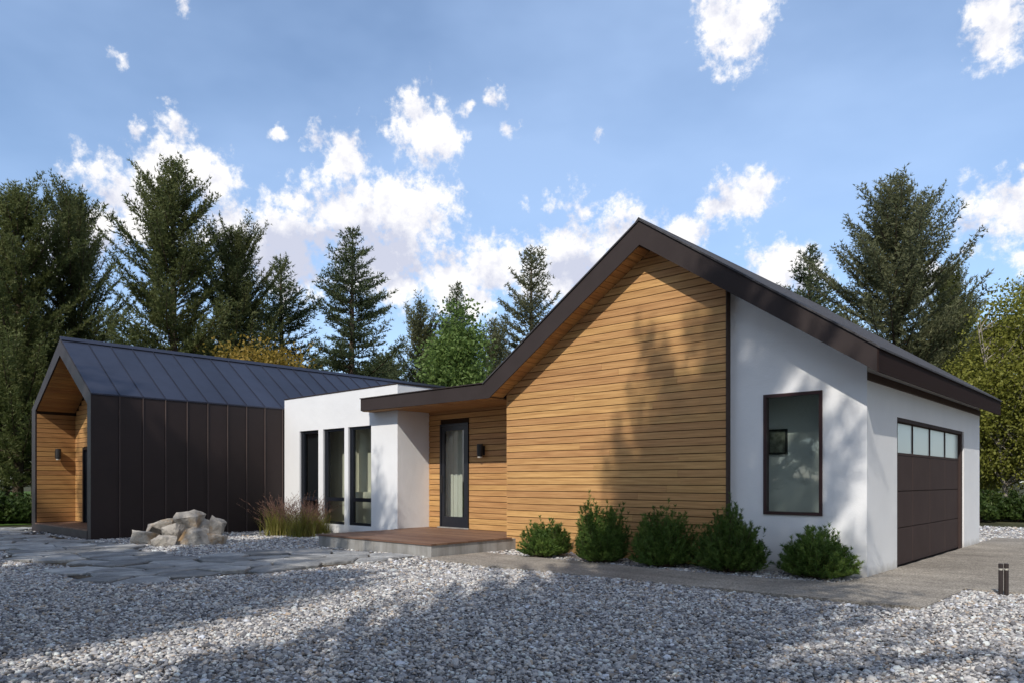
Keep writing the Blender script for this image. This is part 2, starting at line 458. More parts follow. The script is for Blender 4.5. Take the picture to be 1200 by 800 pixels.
def np_mesh(name, v, f, mat, tint=None, smooth=False):
    """v (n,3) f (m,3) numpy arrays -> mesh of triangles"""
    me = bpy.data.meshes.new(name)
    v = np.ascontiguousarray(v, dtype=np.float32); f = np.ascontiguousarray(f, dtype=np.int32)
    me.vertices.add(len(v)); me.vertices.foreach_set('co', v.ravel())
    me.loops.add(f.size); me.loops.foreach_set('vertex_index', f.ravel())
    me.polygons.add(len(f)); me.polygons.foreach_set('loop_start', np.arange(0, f.size, 3, dtype=np.int32))
    me.update(calc_edges=True)
    if tint is not None:
        a = me.attributes.new('tint', 'FLOAT', 'POINT'); a.data.foreach_set('value', np.ascontiguousarray(tint, dtype=np.float32))
    if smooth: me.polygons.foreach_set('use_smooth', np.ones(len(f), dtype=bool))
    me.materials.append(MAT[mat]); return me

# ------------------------------------------------------------------ ground
structure('ground', MB().add([(-900, -900, -.03), (900, -900, -.03), (900, 900, -.03), (-900, 900, -.03)], [(0, 1, 2, 3)]), 'forest_floor')
structure('gravel_bed', MB().add([(-26, -5, -.012), (12, -5, -.012), (12, 27.5, -.012), (-26, 27.5, -.012)], [(0, 1, 2, 3)]), 'gravel_ground')
structure('lawn', MB().add([(-120, -30, -.008), (-28.5, -30, -.008), (-28.5, 60, -.008), (-120, 60, -.008)], [(0, 1, 2, 3)]), 'lawn_green')

# concrete path along the front and apron before the garage
def path_outline():
    rnd = random.Random(4)
    raw = [(-10.3, 8.72), (-6.4, 8.84), (-2.12, 9.15), (-2.12, 11.18), (12, 11.3), (12, 21.75), (-3.44, 21.75), (-3.44, 11.45),
           (-3.52, 10.62), (-4.4, 10.42), (-5.8, 10.30), (-8.6, 10.32), (-10.3, 10.36)]
    out = []
    for i, a in enumerate(raw):
        b = raw[(i + 1) % len(raw)]
        n = max(1, int(math.dist(a, b) / .35))
        for k in range(n):
            t = k / n; j = .018 if k else 0
            out.append((a[0] + (b[0] - a[0]) * t + rnd.uniform(-j, j), a[1] + (b[1] - a[1]) * t + rnd.uniform(-j, j)))
    return out
structure('path', MB().prism_xy(path_outline(), -.05, .028), 'path_concrete')

# flagstones: irregular slabs in the gravel
def clip_poly(poly, px, py, nx, ny):
    out = []
    for i in range(len(poly)):
        a, b = poly[i], poly[(i + 1) % len(poly)]
        da = (a[0] - px) * nx + (a[1] - py) * ny; db = (b[0] - px) * nx + (b[1] - py) * ny
        if da <= 0: out.append(a)
        if da * db < 0:
            t = da / (da - db); out.append((a[0] + (b[0] - a[0]) * t, a[1] + (b[1] - a[1]) * t))
    return out
def in_flags(x, y):
    if -25.6 < x < -10.75 and 3.72 + .25 * math.sin(x * 1.7) < y < (6.0 if x > -19.9 else 5.95): return True
    if x <= -24.7 and 3.7 < y < 9 and x > -26: return True
    if -13.5 < x < -10.6 + (y - 6) * .06 and 5.5 < y < 8.85: return True
    return False
def flagstones():
    rnd = random.Random(11)
    root = structure('flagstone_path', MB().add([(-26, 3.6, -.006), (-10.6, 3.6, -.006), (-10.6, 6.05, -.006), (-26, 6.05, -.006)], [(0, 1, 2, 3)])
                     .add([(-13.45, 6.05, -.006), (-10.6, 6.05, -.006), (-10.45, 8.9, -.006), (-13.45, 8.9, -.006)], [(0, 1, 2, 3)]), 'soil')
    pts = []
    tries = 0
    while tries < 9000:
        tries += 1
        p = (rnd.uniform(-27, -9.5), rnd.uniform(2.6, 10))
        if all(math.hypot((p[0] - q[0]) * .80, p[1] - q[1]) > .50 for q in pts): pts.append(p)
    for p in pts:
        if not in_flags(*p): continue
        poly = [(p[0] - 2, p[1] - 2), (p[0] + 2, p[1] - 2), (p[0] + 2, p[1] + 2), (p[0] - 2, p[1] + 2)]
        for q in pts:
            if q is p or abs(q[0] - p[0]) > 2.5 or abs(q[1] - p[1]) > 2.5: continue
            dx, dy = q[0] - p[0], q[1] - p[1]; dl = math.hypot(dx, dy)
            mx, my = p[0] + dx * .5 - dx / dl * .022, p[1] + dy * .5 - dy / dl * .022
            poly = clip_poly(poly, mx, my, dx, dy)
            if len(poly) < 3: break
        if len(poly) < 3: continue
        # do not run under the house or the terrace
        poly = [(min(x, -10.45), y) for x, y in poly]
        poly = [(x, min(y, 8.88)) for x, y in poly]
        if -24.7 < p[0] < -19.6: poly = [(x, min(y, 6.03)) for x, y in poly]
        fine = []
        for i, a in enumerate(poly):
            b = poly[(i + 1) % len(poly)]; d = math.dist(a, b)
            if d < .05: continue
            m = max(1, int(d / .28))
            for k in range(m):
                t = k / m
                j = .022
                fine.append((a[0] + (b[0] - a[0]) * t + rnd.uniform(-j, j), a[1] + (b[1] - a[1]) * t + rnd.uniform(-j, j)))
        if len(fine) < 4: continue
        cx = sum(a[0] for a in fine) / len(fine); cy = sum(a[1] for a in fine) / len(fine)
        h = rnd.uniform(.03, .06); tx, ty = rnd.uniform(-.022, .022), rnd.uniform(-.022, .022)
        n = len(fine)
        vs = [(x, y, -.03) for x, y in fine]
        vs += [(x, y, h - .016 + (x - cx) * tx + (y - cy) * ty) for x, y in fine]
        vs += [(cx + (x - cx) * .94, cy + (y - cy) * .94, h + rnd.uniform(-.004, .004) + (x - cx) * tx + (y - cy) * ty) for x, y in fine]
        vs += [(cx + (x - cx) * .5, cy + (y - cy) * .5, h + rnd.uniform(-.006, .008) + (x - cx) * tx * .5 + (y - cy) * ty * .5) for x, y in fine]
        fs = []
        for r in range(3):
            for i in range(n):
                j = (i + 1) % n; fs.append((r * n + i, r * n + j, (r + 1) * n + j, (r + 1) * n + i))
        fs.append(tuple(range(3 * n, 4 * n)))
        obj('flagstone', MB().add(vs, fs), 'flagstone', root)
flagstones()

# ------------------------------------------------------------------ house
HOUSE = thing('house', 'modern house of cedar boards, white stucco and dark metal with two gable roofs', 'house', (-10.5, 13, 0))
YW, YB, YF = 11.50, 11.37, 10.98          # white wall, cedar face, fascia
XC, XW, XL = -3.434, -5.60, -10.62         # garage side, cedar right edge, cedar left edge
YBACK, YROOF = 19.65, 20.30
APX = -7.05
def soffit_z(x):
    return 5.61 - (x - APX) * (5.61 - 2.985) / (APX * -1 - 3.145) if x >= APX else 5.61 - (APX - x) * (5.61 - 3.20) / (10.77 + APX)
def top_z(x):
    return 6.03 - (x - APX) * (6.03 - 3.327) / (-APX - 3.145) if x >= APX else 6.03 - (APX - x) * (6.03 - 3.50) / (10.945 + APX)

rnd = random.Random(5)
def split_row(x0, x1, lo=1.8, hi=4.2):
    """random butt joints along a row of boards"""
    xs = [x0]; 
    while x1 - xs[-1] > hi:
        xs.append(xs[-1] + rnd.uniform(lo, hi))
        if x1 - xs[-1] < .6: xs.pop(); break
    xs.append(x1); return list(zip(xs[:-1], xs[1:]))

# white stucco front right with the window opening
WX0, WX1, WZ0, WZ1 = -5.011, -4.075, .91, 2.85
w = MB()
def st(x): return soffit_z(x) + .12
w.prism_xz([(XW - .02, -.1), (WX0, -.1), (WX0, st(WX0)), (XW - .02, st(XW - .02))], YW, YW + .2)
w.prism_xz([(WX1, -.1), (XC, -.1), (XC, st(XC)), (WX1, st(WX1))], YW, YW + .2)
w.prism_xz([(WX0, -.1), (WX1, -.1), (WX1, WZ0), (WX0, WZ0)], YW, YW + .2)
w.prism_xz([(WX0, WZ1), (WX1, WZ1), (WX1, st(WX1)), (WX0, st(WX0))], YW, YW + .2)
# garage side wall with the door opening
GY0, GY1, GZ = 13.05, 18.02, 2.50
ez = soffit_z(XC) + .1
w.box(XC - .22, XC, YW + .2, GY0, -.1, ez); w.box(XC - .22, XC, GY1, YBACK, -.1, ez); w.box(XC - .22, XC, GY0, GY1, GZ, ez)
# back and far side
w.prism_xz([(XL, -.1), (XC - .22, -.1), (XC - .22, st(XC - .22)), (APX, 5.7), (XL, st(XL))], YBACK - .2, YBACK)
w.box(XL, XL + .2, YB + .25, YBACK - .2, -.1, soffit_z(XL) + .1)
white = obj('white_wall', w, 'stucco', HOUSE)

# cedar gable wall: backing, then one object per board
back = obj('cedar_wall', MB().prism_xz([(XL, -.1), (XW, -.1), (XW, st(XW)), (APX, 5.72), (XL, st(XL))], YB + .028, YB + .25), 'backing', HOUSE)
PITCH = .1365
def row_x(z, side):
    # x where the soffit line reaches height z
    if side > 0:
        return APX + (5.61 - z) / ((5.61 - 2.985) / (-APX - 3.145))
    return APX - (5.61 - z) / ((5.61 - 3.20) / (10.77 + APX))
z = .02
while z < 5.6:
    z0, z1 = z, min(z + PITCH - .014, 5.6)
    zr = z1
    l0, r0 = max(XL, row_x(z0, -1)), min(XW - .009, row_x(z0, 1))
    l1, r1 = max(XL, row_x(z1, -1)), min(XW - .009, row_x(z1, 1))
    if r0 - l0 > .05:
        for (a, b) in split_row(l0, r0):
            la = l1 if a == l0 else a + .0015
            rb = r1 if b == r0 else b - .0015
            a_ = a if a == l0 else a + .0015; b_ = b if b == r0 else b - .0015
            pr = rnd.uniform(-.003, .003)
            if rb > la + .01:
                obj('board', MB().prism_xz([(a_, z0), (b_, z0), (rb, z1), (la, z1)], YB + pr, YB + .0279), 'cedar_x', back)
    z += PITCH
# dark corner trim on the right edge of the boards
obj('corner_trim', MB().prism_xz([(XW - .006, -.05), (XW + .012, -.05), (XW + .012, soffit_z(XW + .012)), (XW - .006, soffit_z(XW - .006))], YB - .006, YW + .01), 'eave_brown', HOUSE)

# roof: two slopes and the flat porch roof
roof = MB()
a_t, b_t = (APX, 6.03), (-3.145, 3.327)
roof.prism_xz([(APX, 5.64), (-3.145, 3.015), (-3.145, 3.327), (APX, 6.03)], YF + .022, YROOF)
roof.prism_xz([(-10.77, 3.23), (APX, 5.64), (APX, 6.03), (-10.945, 3.50)], YF + .022, YROOF)
roof.prism_xz([(-15.30, 3.25), (-10.77, 3.23), (-10.945, 3.50), (-15.30, 3.52)], YF + .022, 11.33)
roof.prism_xz([(-14.28, 3.25), (-10.77, 3.23), (-10.945, 3.50), (-14.28, 3.515)], 11.332, 13.2)
ROOF = obj('roof', roof, 'fascia', HOUSE)
fas = MB()
fas.prism_xz([(APX, 5.61), (-3.145, 2.985), (-3.145, 3.327), (APX, 6.028)], YF, YF + .02)
fas.prism_xz([(-10.77, 3.20), (APX, 5.61), (APX, 6.028), (-10.945, 3.498)], YF, YF + .02)
fas.prism_xz([(-15.32, 3.222), (-10.77, 3.20), (-10.945, 3.498), (-15.32, 3.518)], YF, YF + .02)
fas.box(-15.32, -15.30, YF + .0205, 11.33, 3.222, 3.5185)
obj('gable_fascia', fas, 'fascia', ROOF)
obj('eave_fascia', MB().box(-3.1445, -3.125, YF + .001, YROOF + .01, 2.983, 3.315), 'fascia_shaded', ROOF)
# roofing sheet with a thin drip edge
sh = MB()
def slope_sheet(x0, z0, x1, z1, off, th, y0, y1):
    return [(x0, z0 + off), (x1, z1 + off), (x1, z1 + off + th), (x0, z0 + off + th)]
sh.prism_xz(slope_sheet(APX, 6.03, -3.10, 3.296, .004, .03, 0, 0), YF - .025, YROOF + .02)
sh.prism_xz(slope_sheet(-10.945, 3.50, APX, 6.03, .004, .03, 0, 0), YF - .025, YROOF + .02)
obj('shingle_sheet', sh, 'shingle', ROOF)
obj('ridge_cap', MB().prism_xz([(APX - .1, 5.965 + .02), (APX, 6.066), (APX + .1, 5.965 + .02), (APX, 6.09)], YF - .03, YROOF + .03), 'shingle', ROOF)
obj('drip_edge', MB().box(-15.34, -10.95, YF - .02, 11.33, 3.523, 3.545), 'fascia', ROOF)
# cedar soffit boards run front to back under the left slope and under the right one
def soffit_boards(x0, z0, x1, z1, y0, y1, n, side):
    for i in range(n):
        t0, t1 = i / n + .0, (i + 1) / n - .10 / n
        xa, za = x0 + (x1 - x0) * t0, z0 + (z1 - z0) * t0
        xb, zb = x0 + (x1 - x0) * t1, z0 + (z1 - z0) * t1
        obj('soffit_board', MB().prism_xz([(xa, za), (xb, zb), (xb, zb + .024), (xa, za + .024)], y0, y1), 'cedar_y', ROOF)
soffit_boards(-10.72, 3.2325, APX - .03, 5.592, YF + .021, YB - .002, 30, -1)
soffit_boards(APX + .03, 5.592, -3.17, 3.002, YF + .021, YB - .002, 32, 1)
# cedar under the flat porch roof
xs = -14.27
while xs < -10.8:
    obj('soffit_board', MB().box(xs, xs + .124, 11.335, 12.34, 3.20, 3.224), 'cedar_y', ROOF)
    xs += .1365
xs = -15.28
while xs < -10.8:
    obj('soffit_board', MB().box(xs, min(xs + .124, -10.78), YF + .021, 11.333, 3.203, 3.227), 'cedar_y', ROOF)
    xs += .1365
# frieze board under the garage eave
obj('frieze_board', MB().box(XC + .001, XC + .024, YW, YBACK, 2.945, 3.06), 'eave_brown', ROOF)

# entry recess
YR = 12.37
DX0, DX1, DZ0, DZ1 = -13.85, -12.82, .285, 2.88
rec = obj('entry_wall', MB().box(-14.3, DX0 - .0, YR + .028, YR + .2, -.1, 3.3).box(DX1, XL, YR + .028, YR + .2, -.1, 3.3).box(DX0, DX1, YR + .028, YR + .2, DZ1, 3.3)
          .box(DX0, DX1, YR + .028, YR + .2, -.1, DZ0), 'backing', HOUSE)
z = .275
while z < 3.2:
    z0, z1 = z, min(z + PITCH - .014, 3.22)
    spans = split_row(-14.297, XL - .002) if z0 > DZ1 or z1 < DZ0 else split_row(-14.297, DX0 - .01) + split_row(DX1 + .01, XL - .002)
    for a, b in spans:
        obj('board', MB().box(a + .001, b - .001, YR + rnd.uniform(-.003, .003), YR + .0279, z0, z1), 'cedar_x', rec)
    z += PITCH

def window(name, x0, x1, z0, z1, y, frame, bars, mat, parent, label=None, sill=False, depth=.09, glass='window_glass', inset=.035):
    """a window lying in an XZ plane: frame (with bars at given heights), one pane per light"""
    f = MB()
    f.box(x0, x0 + frame, y, y + depth, z0, z1); f.box(x1 - frame, x1, y, y + depth, z0, z1)
    f.box(x0 + frame, x1 - frame, y, y + depth, z0, z0 + frame); f.box(x0 + frame, x1 - frame, y, y + depth, z1 - frame, z1)
    zs = [z0 + frame]
    for (b0, b1) in bars:
        f.box(x0 + frame, x1 - frame, y + .004, y + depth - .004, b0, b1); zs += [b0, b1]
    zs.append(z1 - frame)
    o = obj(name, f, mat, parent, label=label)
    for k in range(0, len(zs), 2):
        obj('pane', MB().box(x0 + frame, x1 - frame, y + inset, y + inset + .008, zs[k], zs[k + 1]), glass, o)
    return o
window('window', WX0 - .0, WX1, WZ0, WZ1, YW - .022, .05, [], 'brown_frame', HOUSE, 'tall brown framed window in the white wall', depth=.11, inset=.05)
door = MB().box(DX0, DX0 + .045, YR - .03, YR + .12, DZ0, DZ1).box(DX1 - .045, DX1, YR - .03, YR + .12, DZ0, DZ1).box(DX0 + .045, DX1 - .045, YR - .03, YR + .12, DZ1 - .045, DZ1)
ED = obj('entry_door', door, 'black_frame', HOUSE, label='black framed full glass entry door')
leaf = MB(); lx0, lx1, lz0, lz1 = DX0 + .047, DX1 - .047, DZ0 + .004, DZ1 - .047
leaf.box(lx0, lx0 + .115, YR - .012, YR + .04, lz0, lz1).box(lx1 - .115, lx1, YR - .012, YR + .04, lz0, lz1)
leaf.box(lx0 + .115, lx1 - .115, YR - .012, YR + .04, lz1 - .12, lz1).box(lx0 + .115, lx1 - .115, YR - .012, YR + .04, lz0, lz0 + .27)
obj('door_leaf', leaf, 'black_frame', ED)
obj('pane', MB().box(lx0 + .115, lx1 - .115, YR + .006, YR + .014, lz0 + .27, lz1 - .12), 'window_glass', ED)
hd = MB().cyl((lx0 + .06, YR - .055), .012, 1.15, 1.60, 10); hd.box(lx0 + .052, lx0 + .068, YR - .05, YR - .01, 1.2, 1.216).box(lx0 + .052, lx0 + .068, YR - .05, YR - .01, 1.54, 1.556)
obj('handle', hd, 'lamp_metal', ED)
obj('threshold', MB().box(DX0 - .05, DX1 + .05, YR - .07, YR - .031, .272, .30), 'concrete', ED)

# middle white block
YM, XM0, XM1, ZM = 11.35, -19.64, -14.30, 3.85
WIN3 = [(-18.81, -17.83), (-17.60, -16.57), (-16.40, -15.38)]
MZ0, MZ1 = .27, 2.886
m = MB()
xs = [XM0] + [v for ab in WIN3 for v in ab] + [XM1]
for i in range(0, len(xs), 2): m.box(xs[i], xs[i + 1], YM, YM + .2, -.1, ZM)
for a, b in WIN3: m.box(a, b, YM, YM + .2, -.1, MZ0); m.box(a, b, YM, YM + .2, MZ1, ZM)
m.box(XM1 - .2, XM1, YM + .2, 17.2, -.1, ZM); m.box(XM0, XM1 - .2, 17.0, 17.2, -.1, ZM)
obj('white_block', m, 'stucco', HOUSE)
obj('flat_roof', MB().box(XM0, XM1 - .2, YM + .2, 17.0, 3.55, 3.65), 'shingle', HOUSE)
cap = MB().box(XM0 - .0, XM1 + .012, YM - .012, YM + .215, ZM + .002, ZM + .03).box(XM1 - .215, XM1 + .012, YM + .2155, 17.2, ZM + .002, ZM + .03)
obj('parapet_cap', cap, 'fascia', HOUSE)
for i, (a, b) in enumerate(WIN3):
    o = window('window', a, b, MZ0, MZ1, YM + .05, .07, [(.90, 1.0)], 'black_frame', HOUSE, depth=.10,
           label=['narrow black window with a dark blind', 'narrow black window, middle of three', 'narrow black window nearest the porch'][i])
    obj('sash_frame', MB().box(a + .0705, a + .15, YM + .06, YM + .14, MZ0 + .0705, MZ1 - .0705), 'black_frame', o)
bl = MB()
bl.box(-18.74, -17.9, YM + .19, YM + .199, .35, 2.81).box(-18.74, -17.9, YM + .18, YM + .2, .33, .3495)
obj('window_blind', bl, 'blind', HOUSE)

# rooms behind the glass
rm = MB()
rm.box(-19.4, XM1 - .21, 12.02, 12.10, .145, 3.3)                                   # back wall of the middle room
rm.box(-16.95, -16.9, 11.75, 12.02, .145, 3.3)
rm.box(-14.27, XL - .01, 13.5, 13.6, .265, 3.12)
obj('interior_wall', rm, 'interior_paint', HOUSE)
obj('interior_cabinet', MB().box(-16.85, -15.6, 11.8, 12.015, .145, 1.15), 'interior_paint', HOUSE)
obj('interior_ceiling', MB().box(-19.4, XM1 - .21, YM + .205, 13.9, 3.3, 3.39).box(-14.28, XL - .01, YR + .205, 13.99, 3.12, 3.19).box(-7.3, XC - .23, YW + .205, 12.6, 3.02, 3.1), 'interior_grey', HOUSE)
obj('interior_floor', MB().box(-19.4, XM1 - .21, YM + .205, 13.89, .08, .14).box(-14.28, XL - .01, YR + .205, 13.99, .2, .26).box(-7.3, XC - .23, YW + .205, 12.6, .02, .08), 'interior_floor', HOUSE)
obj('interior_wall', MB().box(-7.3, XC - .23, 12.05, 12.15, .085, 3.015).box(-7.3, -7.2, YW + .26, 12.05, .085, 3.015), 'interior_grey', HOUSE)
cv = MB()
for k in range(9):
    x = -14.1 + k * .085; cv.box(x, x + .08, 12.64 + (k % 2) * .02, 12.66 + (k % 2) * .02, .3, 3.0)
obj('entry_curtain', cv, 'curtain', HOUSE)
pic_c = at_depth(911, 517, 1); pic_r = ray(911, 517); kk = 12.02 / pic_r.y
pc = Vector((0, 0, EYE)) + pic_r * kk
PIC = thing('framed_picture', 'small dark framed picture seen through the tall brown window', 'picture', (pc.x, 12.045, pc.z - .2))
obj('frame', MB().box(pc.x - .165, pc.x - .135, 12.01, 12.046, pc.z - .21, pc.z + .21).box(pc.x + .135, pc.x + .165, 12.01, 12.046, pc.z - .21, pc.z + .21)
    .box(pc.x - .135, pc.x + .135, 12.01, 12.046, pc.z - .21, pc.z - .18).box(pc.x - .135, pc.x + .135, 12.01, 12.046, pc.z + .18, pc.z + .21), 'black_frame', PIC)
obj('print', MB().box(pc.x - .135, pc.x + .135, 12.03, 12.042, pc.z - .18, pc.z + .18), 'picture_print', PIC)

# garage door
GX = XC - .075
gd = MB().box(GX - .06, XC - .004, GY0 + .0, GY0 + .05, 0, GZ).box(GX - .06, XC - .03, GY1 - .13, GY1, 0, GZ).box(GX - .06, XC - .004, GY0 + .05, GY1 - .13, GZ - .06, GZ)
gd.box(GX - .06, GX - .03, GY0 + .05, GY1 - .13, 0.01, GZ - .06)
GD = obj('garage_door', gd, 'garage_brown', HOUSE, label='dark brown sectional garage door with a row of frosted panes')
ys = np.linspace(GY0 + .052, GY1 - .132, 5)
zs = [.03, .655, 1.275, 1.89]
for r in range(3):
    for c in range(4):
        obj('panel', MB().box(GX - .029, GX, ys[c] + .009, ys[c + 1] - .009, zs[r] + .007, zs[r + 1] - .007), 'garage_brown', GD, bevel=.004)
for c in range(4):
    obj('pane', MB().box(GX - .022, GX - .012, ys[c] + .02, ys[c + 1] - .02, 1.93, GZ - .075), 'frosted_glass', GD)
mu = MB()
for c in range(5):
    mu.box(GX - .0299, GX + .003, max(ys[c] - .022, GY0 + .051), min(ys[c] + .022, GY1 - .131), 1.925, GZ - .062)
mu.box(GX - .0299, GX + .004, GY0 + .051, GY1 - .131, 1.885, 1.925)
obj('mullion', mu, 'garage_brown', GD)

# ------------------------------------------------------------------ dark metal wing
WXR, WXL, WXA, WY0, WY1 = -19.66, -24.65, -22.05, 6.14, 21.2
WZR, WZL, WZA = 3.62, 3.53, 5.25
seams = [WY0, 6.786] + [6.786 + .563 * k for k in range(1, 27)]
seams = [s for s in seams if s <= WY1]
mw = obj('metal_wall', MB().box(WXR - .22, WXR - .027, WY0 + .03, WY1, -.1, WZR - .06), 'backing', HOUSE)
for i in range(len(seams) - 1):
    if seams[i] > YM: break
    y0, y1 = seams[i], min(seams[i + 1], YM - .004)
    if y1 - y0 < .05: continue
    obj('metal_panel', MB().box(WXR - .026, WXR, y0 + (.0 if i == 0 else .006), y1 - .006, -.02, WZR - .045), 'wing_wall_metal', mw, bevel=.003)
    if i: obj('seam', MB().box(WXR - .02, WXR + .024, y0 - .008, y0 + .008, -.02, WZR - .045), 'seam_highlight', mw)
obj('eave_trim', MB().box(WXR - .02, WXR + .018, WY0 - .002, WY1, WZR - .044, WZR - .006), 'wing_roof_metal', mw)
mb = MB().box(WXL, WXL + .32, WY0 + .03, WY1, -.1, WZL - .05)
mb.prism_xz([(WXL + .32, -.1), (WXR - .22, -.1), (WXR - .22, 3.6), (WXA, 5.1), (WXL + .32, 3.6)], WY1 - .2, WY1)
obj('side_wall', mb, 'wing_wall_metal', HOUSE)
# wing roof
ws = (WZA - WZR) / (WXR - WXA); wl = (WZA - WZL) / (WXA - WXL)
wr = MB()
wr.prism_xz([(WXA, WZA - .30), (WXR - .03, WZR - .28 + .02), (WXR - .03, WZR - .02 + .0), (WXA, WZA - .025)], WY0 + .03, WY1)
wr.prism_xz([(WXL + .03, WZL - .26), (WXA, WZA - .30), (WXA, WZA - .025), (WXL + .03, WZL - .005)], WY0 + .03, WY1)
WR = obj('wing_roof', wr, 'backing', HOUSE)
for i in range(len(seams) - 1):
    y0, y1 = seams[i], seams[i + 1]
    obj('roof_panel', MB().prism_xz([(WXA, WZA - .022), (WXR + .02, WZR - .022 - .02 * ws), (WXR + .02, WZR - .02 * ws), (WXA, WZA)], y0 + (.0 if i == 0 else .006), y1 - .006), 'wing_roof_metal', WR)
    if i: obj('seam', MB().prism_xz([(WXA, WZA - .01), (WXR + .02, WZR - .02 * ws - .01), (WXR + .02, WZR + .028 - .02 * ws), (WXA, WZA + .028)], y0 - .0055, y0 + .0055), 'wing_roof_metal', WR)
obj('roof_panel', MB().prism_xz([(WXL - .02, WZL - .022 - .02 * wl), (WXA, WZA - .022), (WXA, WZA), (WXL - .02, WZL - .02 * wl)], WY0, WY1), 'wing_roof_metal', WR)
obj('ridge_cap', MB().prism_xz([(WXA - .12, WZA - .05), (WXA, WZA + .032), (WXA + .12, WZA - .05), (WXA, WZA + .055)], WY0 - .01, WY1), 'wing_roof_metal', WR)
# gable frame
gf = MB(); gy0, gy1 = WY0 - .012, WY0 + .028
IL, IR, IA = (-24.30, 3.47), (-19.91, 3.36), (WXA - .02, 4.81)
gf.prism_xz([(WXL, -.05), (IL[0], -.05), IL, (WXL, WZL - .005)], gy0, gy1)
gf.prism_xz([(IR[0], -.05), (WXR + .004, -.05), (WXR + .004, WZR - .024), IR], gy0, gy1)
gf.prism_xz([(WXL, WZL - .005), IL, IA, (WXA, WZA - .022)], gy0, gy1)
gf.prism_xz([IA, IR, (WXR + .004, WZR - .024), (WXA, WZA - .022)], gy0, gy1)
obj('gable_frame', gf, 'wing_wall_metal', HOUSE)
# wing porch: cedar lined
PYB = 7.16
pw = obj('porch_lining', MB().box(-24.328, -24.322, WY0 + .03, PYB + .1, .2, 3.5), 'backing', HOUSE)
z = .262
while z < 3.4:
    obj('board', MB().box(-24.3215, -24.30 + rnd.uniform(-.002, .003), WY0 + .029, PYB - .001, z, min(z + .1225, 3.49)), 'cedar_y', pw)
    z += PITCH
PDX = -23.55
pb = obj('porch_wall', MB().prism_xz([(-24.3, .2), (PDX, .2), (PDX, 3.9), (-24.3, 3.5)], PYB + .024, PYB + .1).box(PDX + 1.0, IR[0], PYB + .024, PYB + .1, .2, 3.4).box(PDX, PDX + 1.0, PYB + .024, PYB + .1, 2.42, 4.0)
         .prism_xz([(PDX + 1.0, 3.4), (IR[0], 3.4), (WXA, 4.9), (PDX + 1., 4.3)], PYB + .024, PYB + .1), 'backing', HOUSE)
z = .262
def por_l(z): return -24.3 if z < 3.47 else -24.3 + (z - 3.47) / .595
def por_r(z): return IR[0] if z < 3.36 else IR[0] - (z - 3.36) / .678
while z < 4.75:
    z1 = min(z + .1225, 4.8)
    if z1 < 2.44: sp = [(-24.299, PDX - .01), (PDX + 1.01, IR[0])]
    else: sp = [(por_l(z1), por_r(z1))]
    for a, b in sp:
        if b - a > .03: obj('board', MB().box(a, b, PYB + rnd.uniform(-.002, .002), PYB + .0235, z, z1), 'cedar_x', pb)
    z += PITCH
PD = obj('porch_door', MB().box(PDX, PDX + .07, PYB - .04, PYB + .09, .25, 2.42).box(PDX + .93, PDX + 1., PYB - .04, PYB + .09, .25, 2.42).box(PDX + .07, PDX + .93, PYB - .04, PYB + .09, 2.35, 2.42), 'black_frame', HOUSE, label='black porch door')
obj('door_leaf', MB().box(PDX + .072, PDX + .928, PYB + .02, PYB + .06, .255, 2.348), 'black_frame', PD)
for i in range(20):
    t0, t1 = i / 20, (i + .91) / 20
    for (ax, az, bx, bz) in ((IL[0], IL[1], IA[0], IA[1]), (IR[0], IR[1], IA[0], IA[1])):
        xa, za, xb, zb = ax + (bx - ax) * t0, az + (bz - az) * t0, ax + (bx - ax) * t1, az + (bz - az) * t1
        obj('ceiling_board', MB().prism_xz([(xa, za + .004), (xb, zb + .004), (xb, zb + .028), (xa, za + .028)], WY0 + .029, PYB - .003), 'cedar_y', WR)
PF = obj('porch_floor', MB().box(WXL + .3, IR[0] + .01, WY0 - .02, PYB + .02, -.05, .215), 'wing_wall_metal', HOUSE)
k = 0
x = -24.315
while x < IR[0] - .05:
    obj('deck_board', MB().box(x, min(x + .134, IR[0] - .001), WY0 - .015, PYB + .02, .2155, .245), 'deck_wood', PF); x += .14

# ------------------------------------------------------------------ terrace before the entry
DKX0, DKX1, DKY0, DKZ = -14.15, -10.36, 9.02, .27
TER = thing('terrace', 'low concrete terrace with brown deck boards before the entry door', 'terrace', (-12.3, 10.5, 0))
obj('slab', MB().box(DKX0, DKX1, DKY0, YM - .003, -.1, DKZ - .035).box(-14.297, DKX1, YM - .0025, YR - .003, -.1, DKZ - .035) if DKX0 > -14.2 else MB(), 'concrete', TER)
y = DKY0 - .02
while y < YR - .02:
    x0, x1 = (DKX0 - .02 if y < YM - .13 else -14.296), (DKX1 + .02 if y < YB - .13 else XL - .004)
    y1 = min(y + .134, YR - .004)
    if y < YM < y1 + .01: y1 = YM - .002
    if y < YB < y1 + .01: y1 = YB - .004
    obj('deck_board', MB().box(x0, x1, y, y1, DKZ - .0345, DKZ + rnd.uniform(-.002, .001)), 'deck_wood_x', TER)
    y = y1 + .006

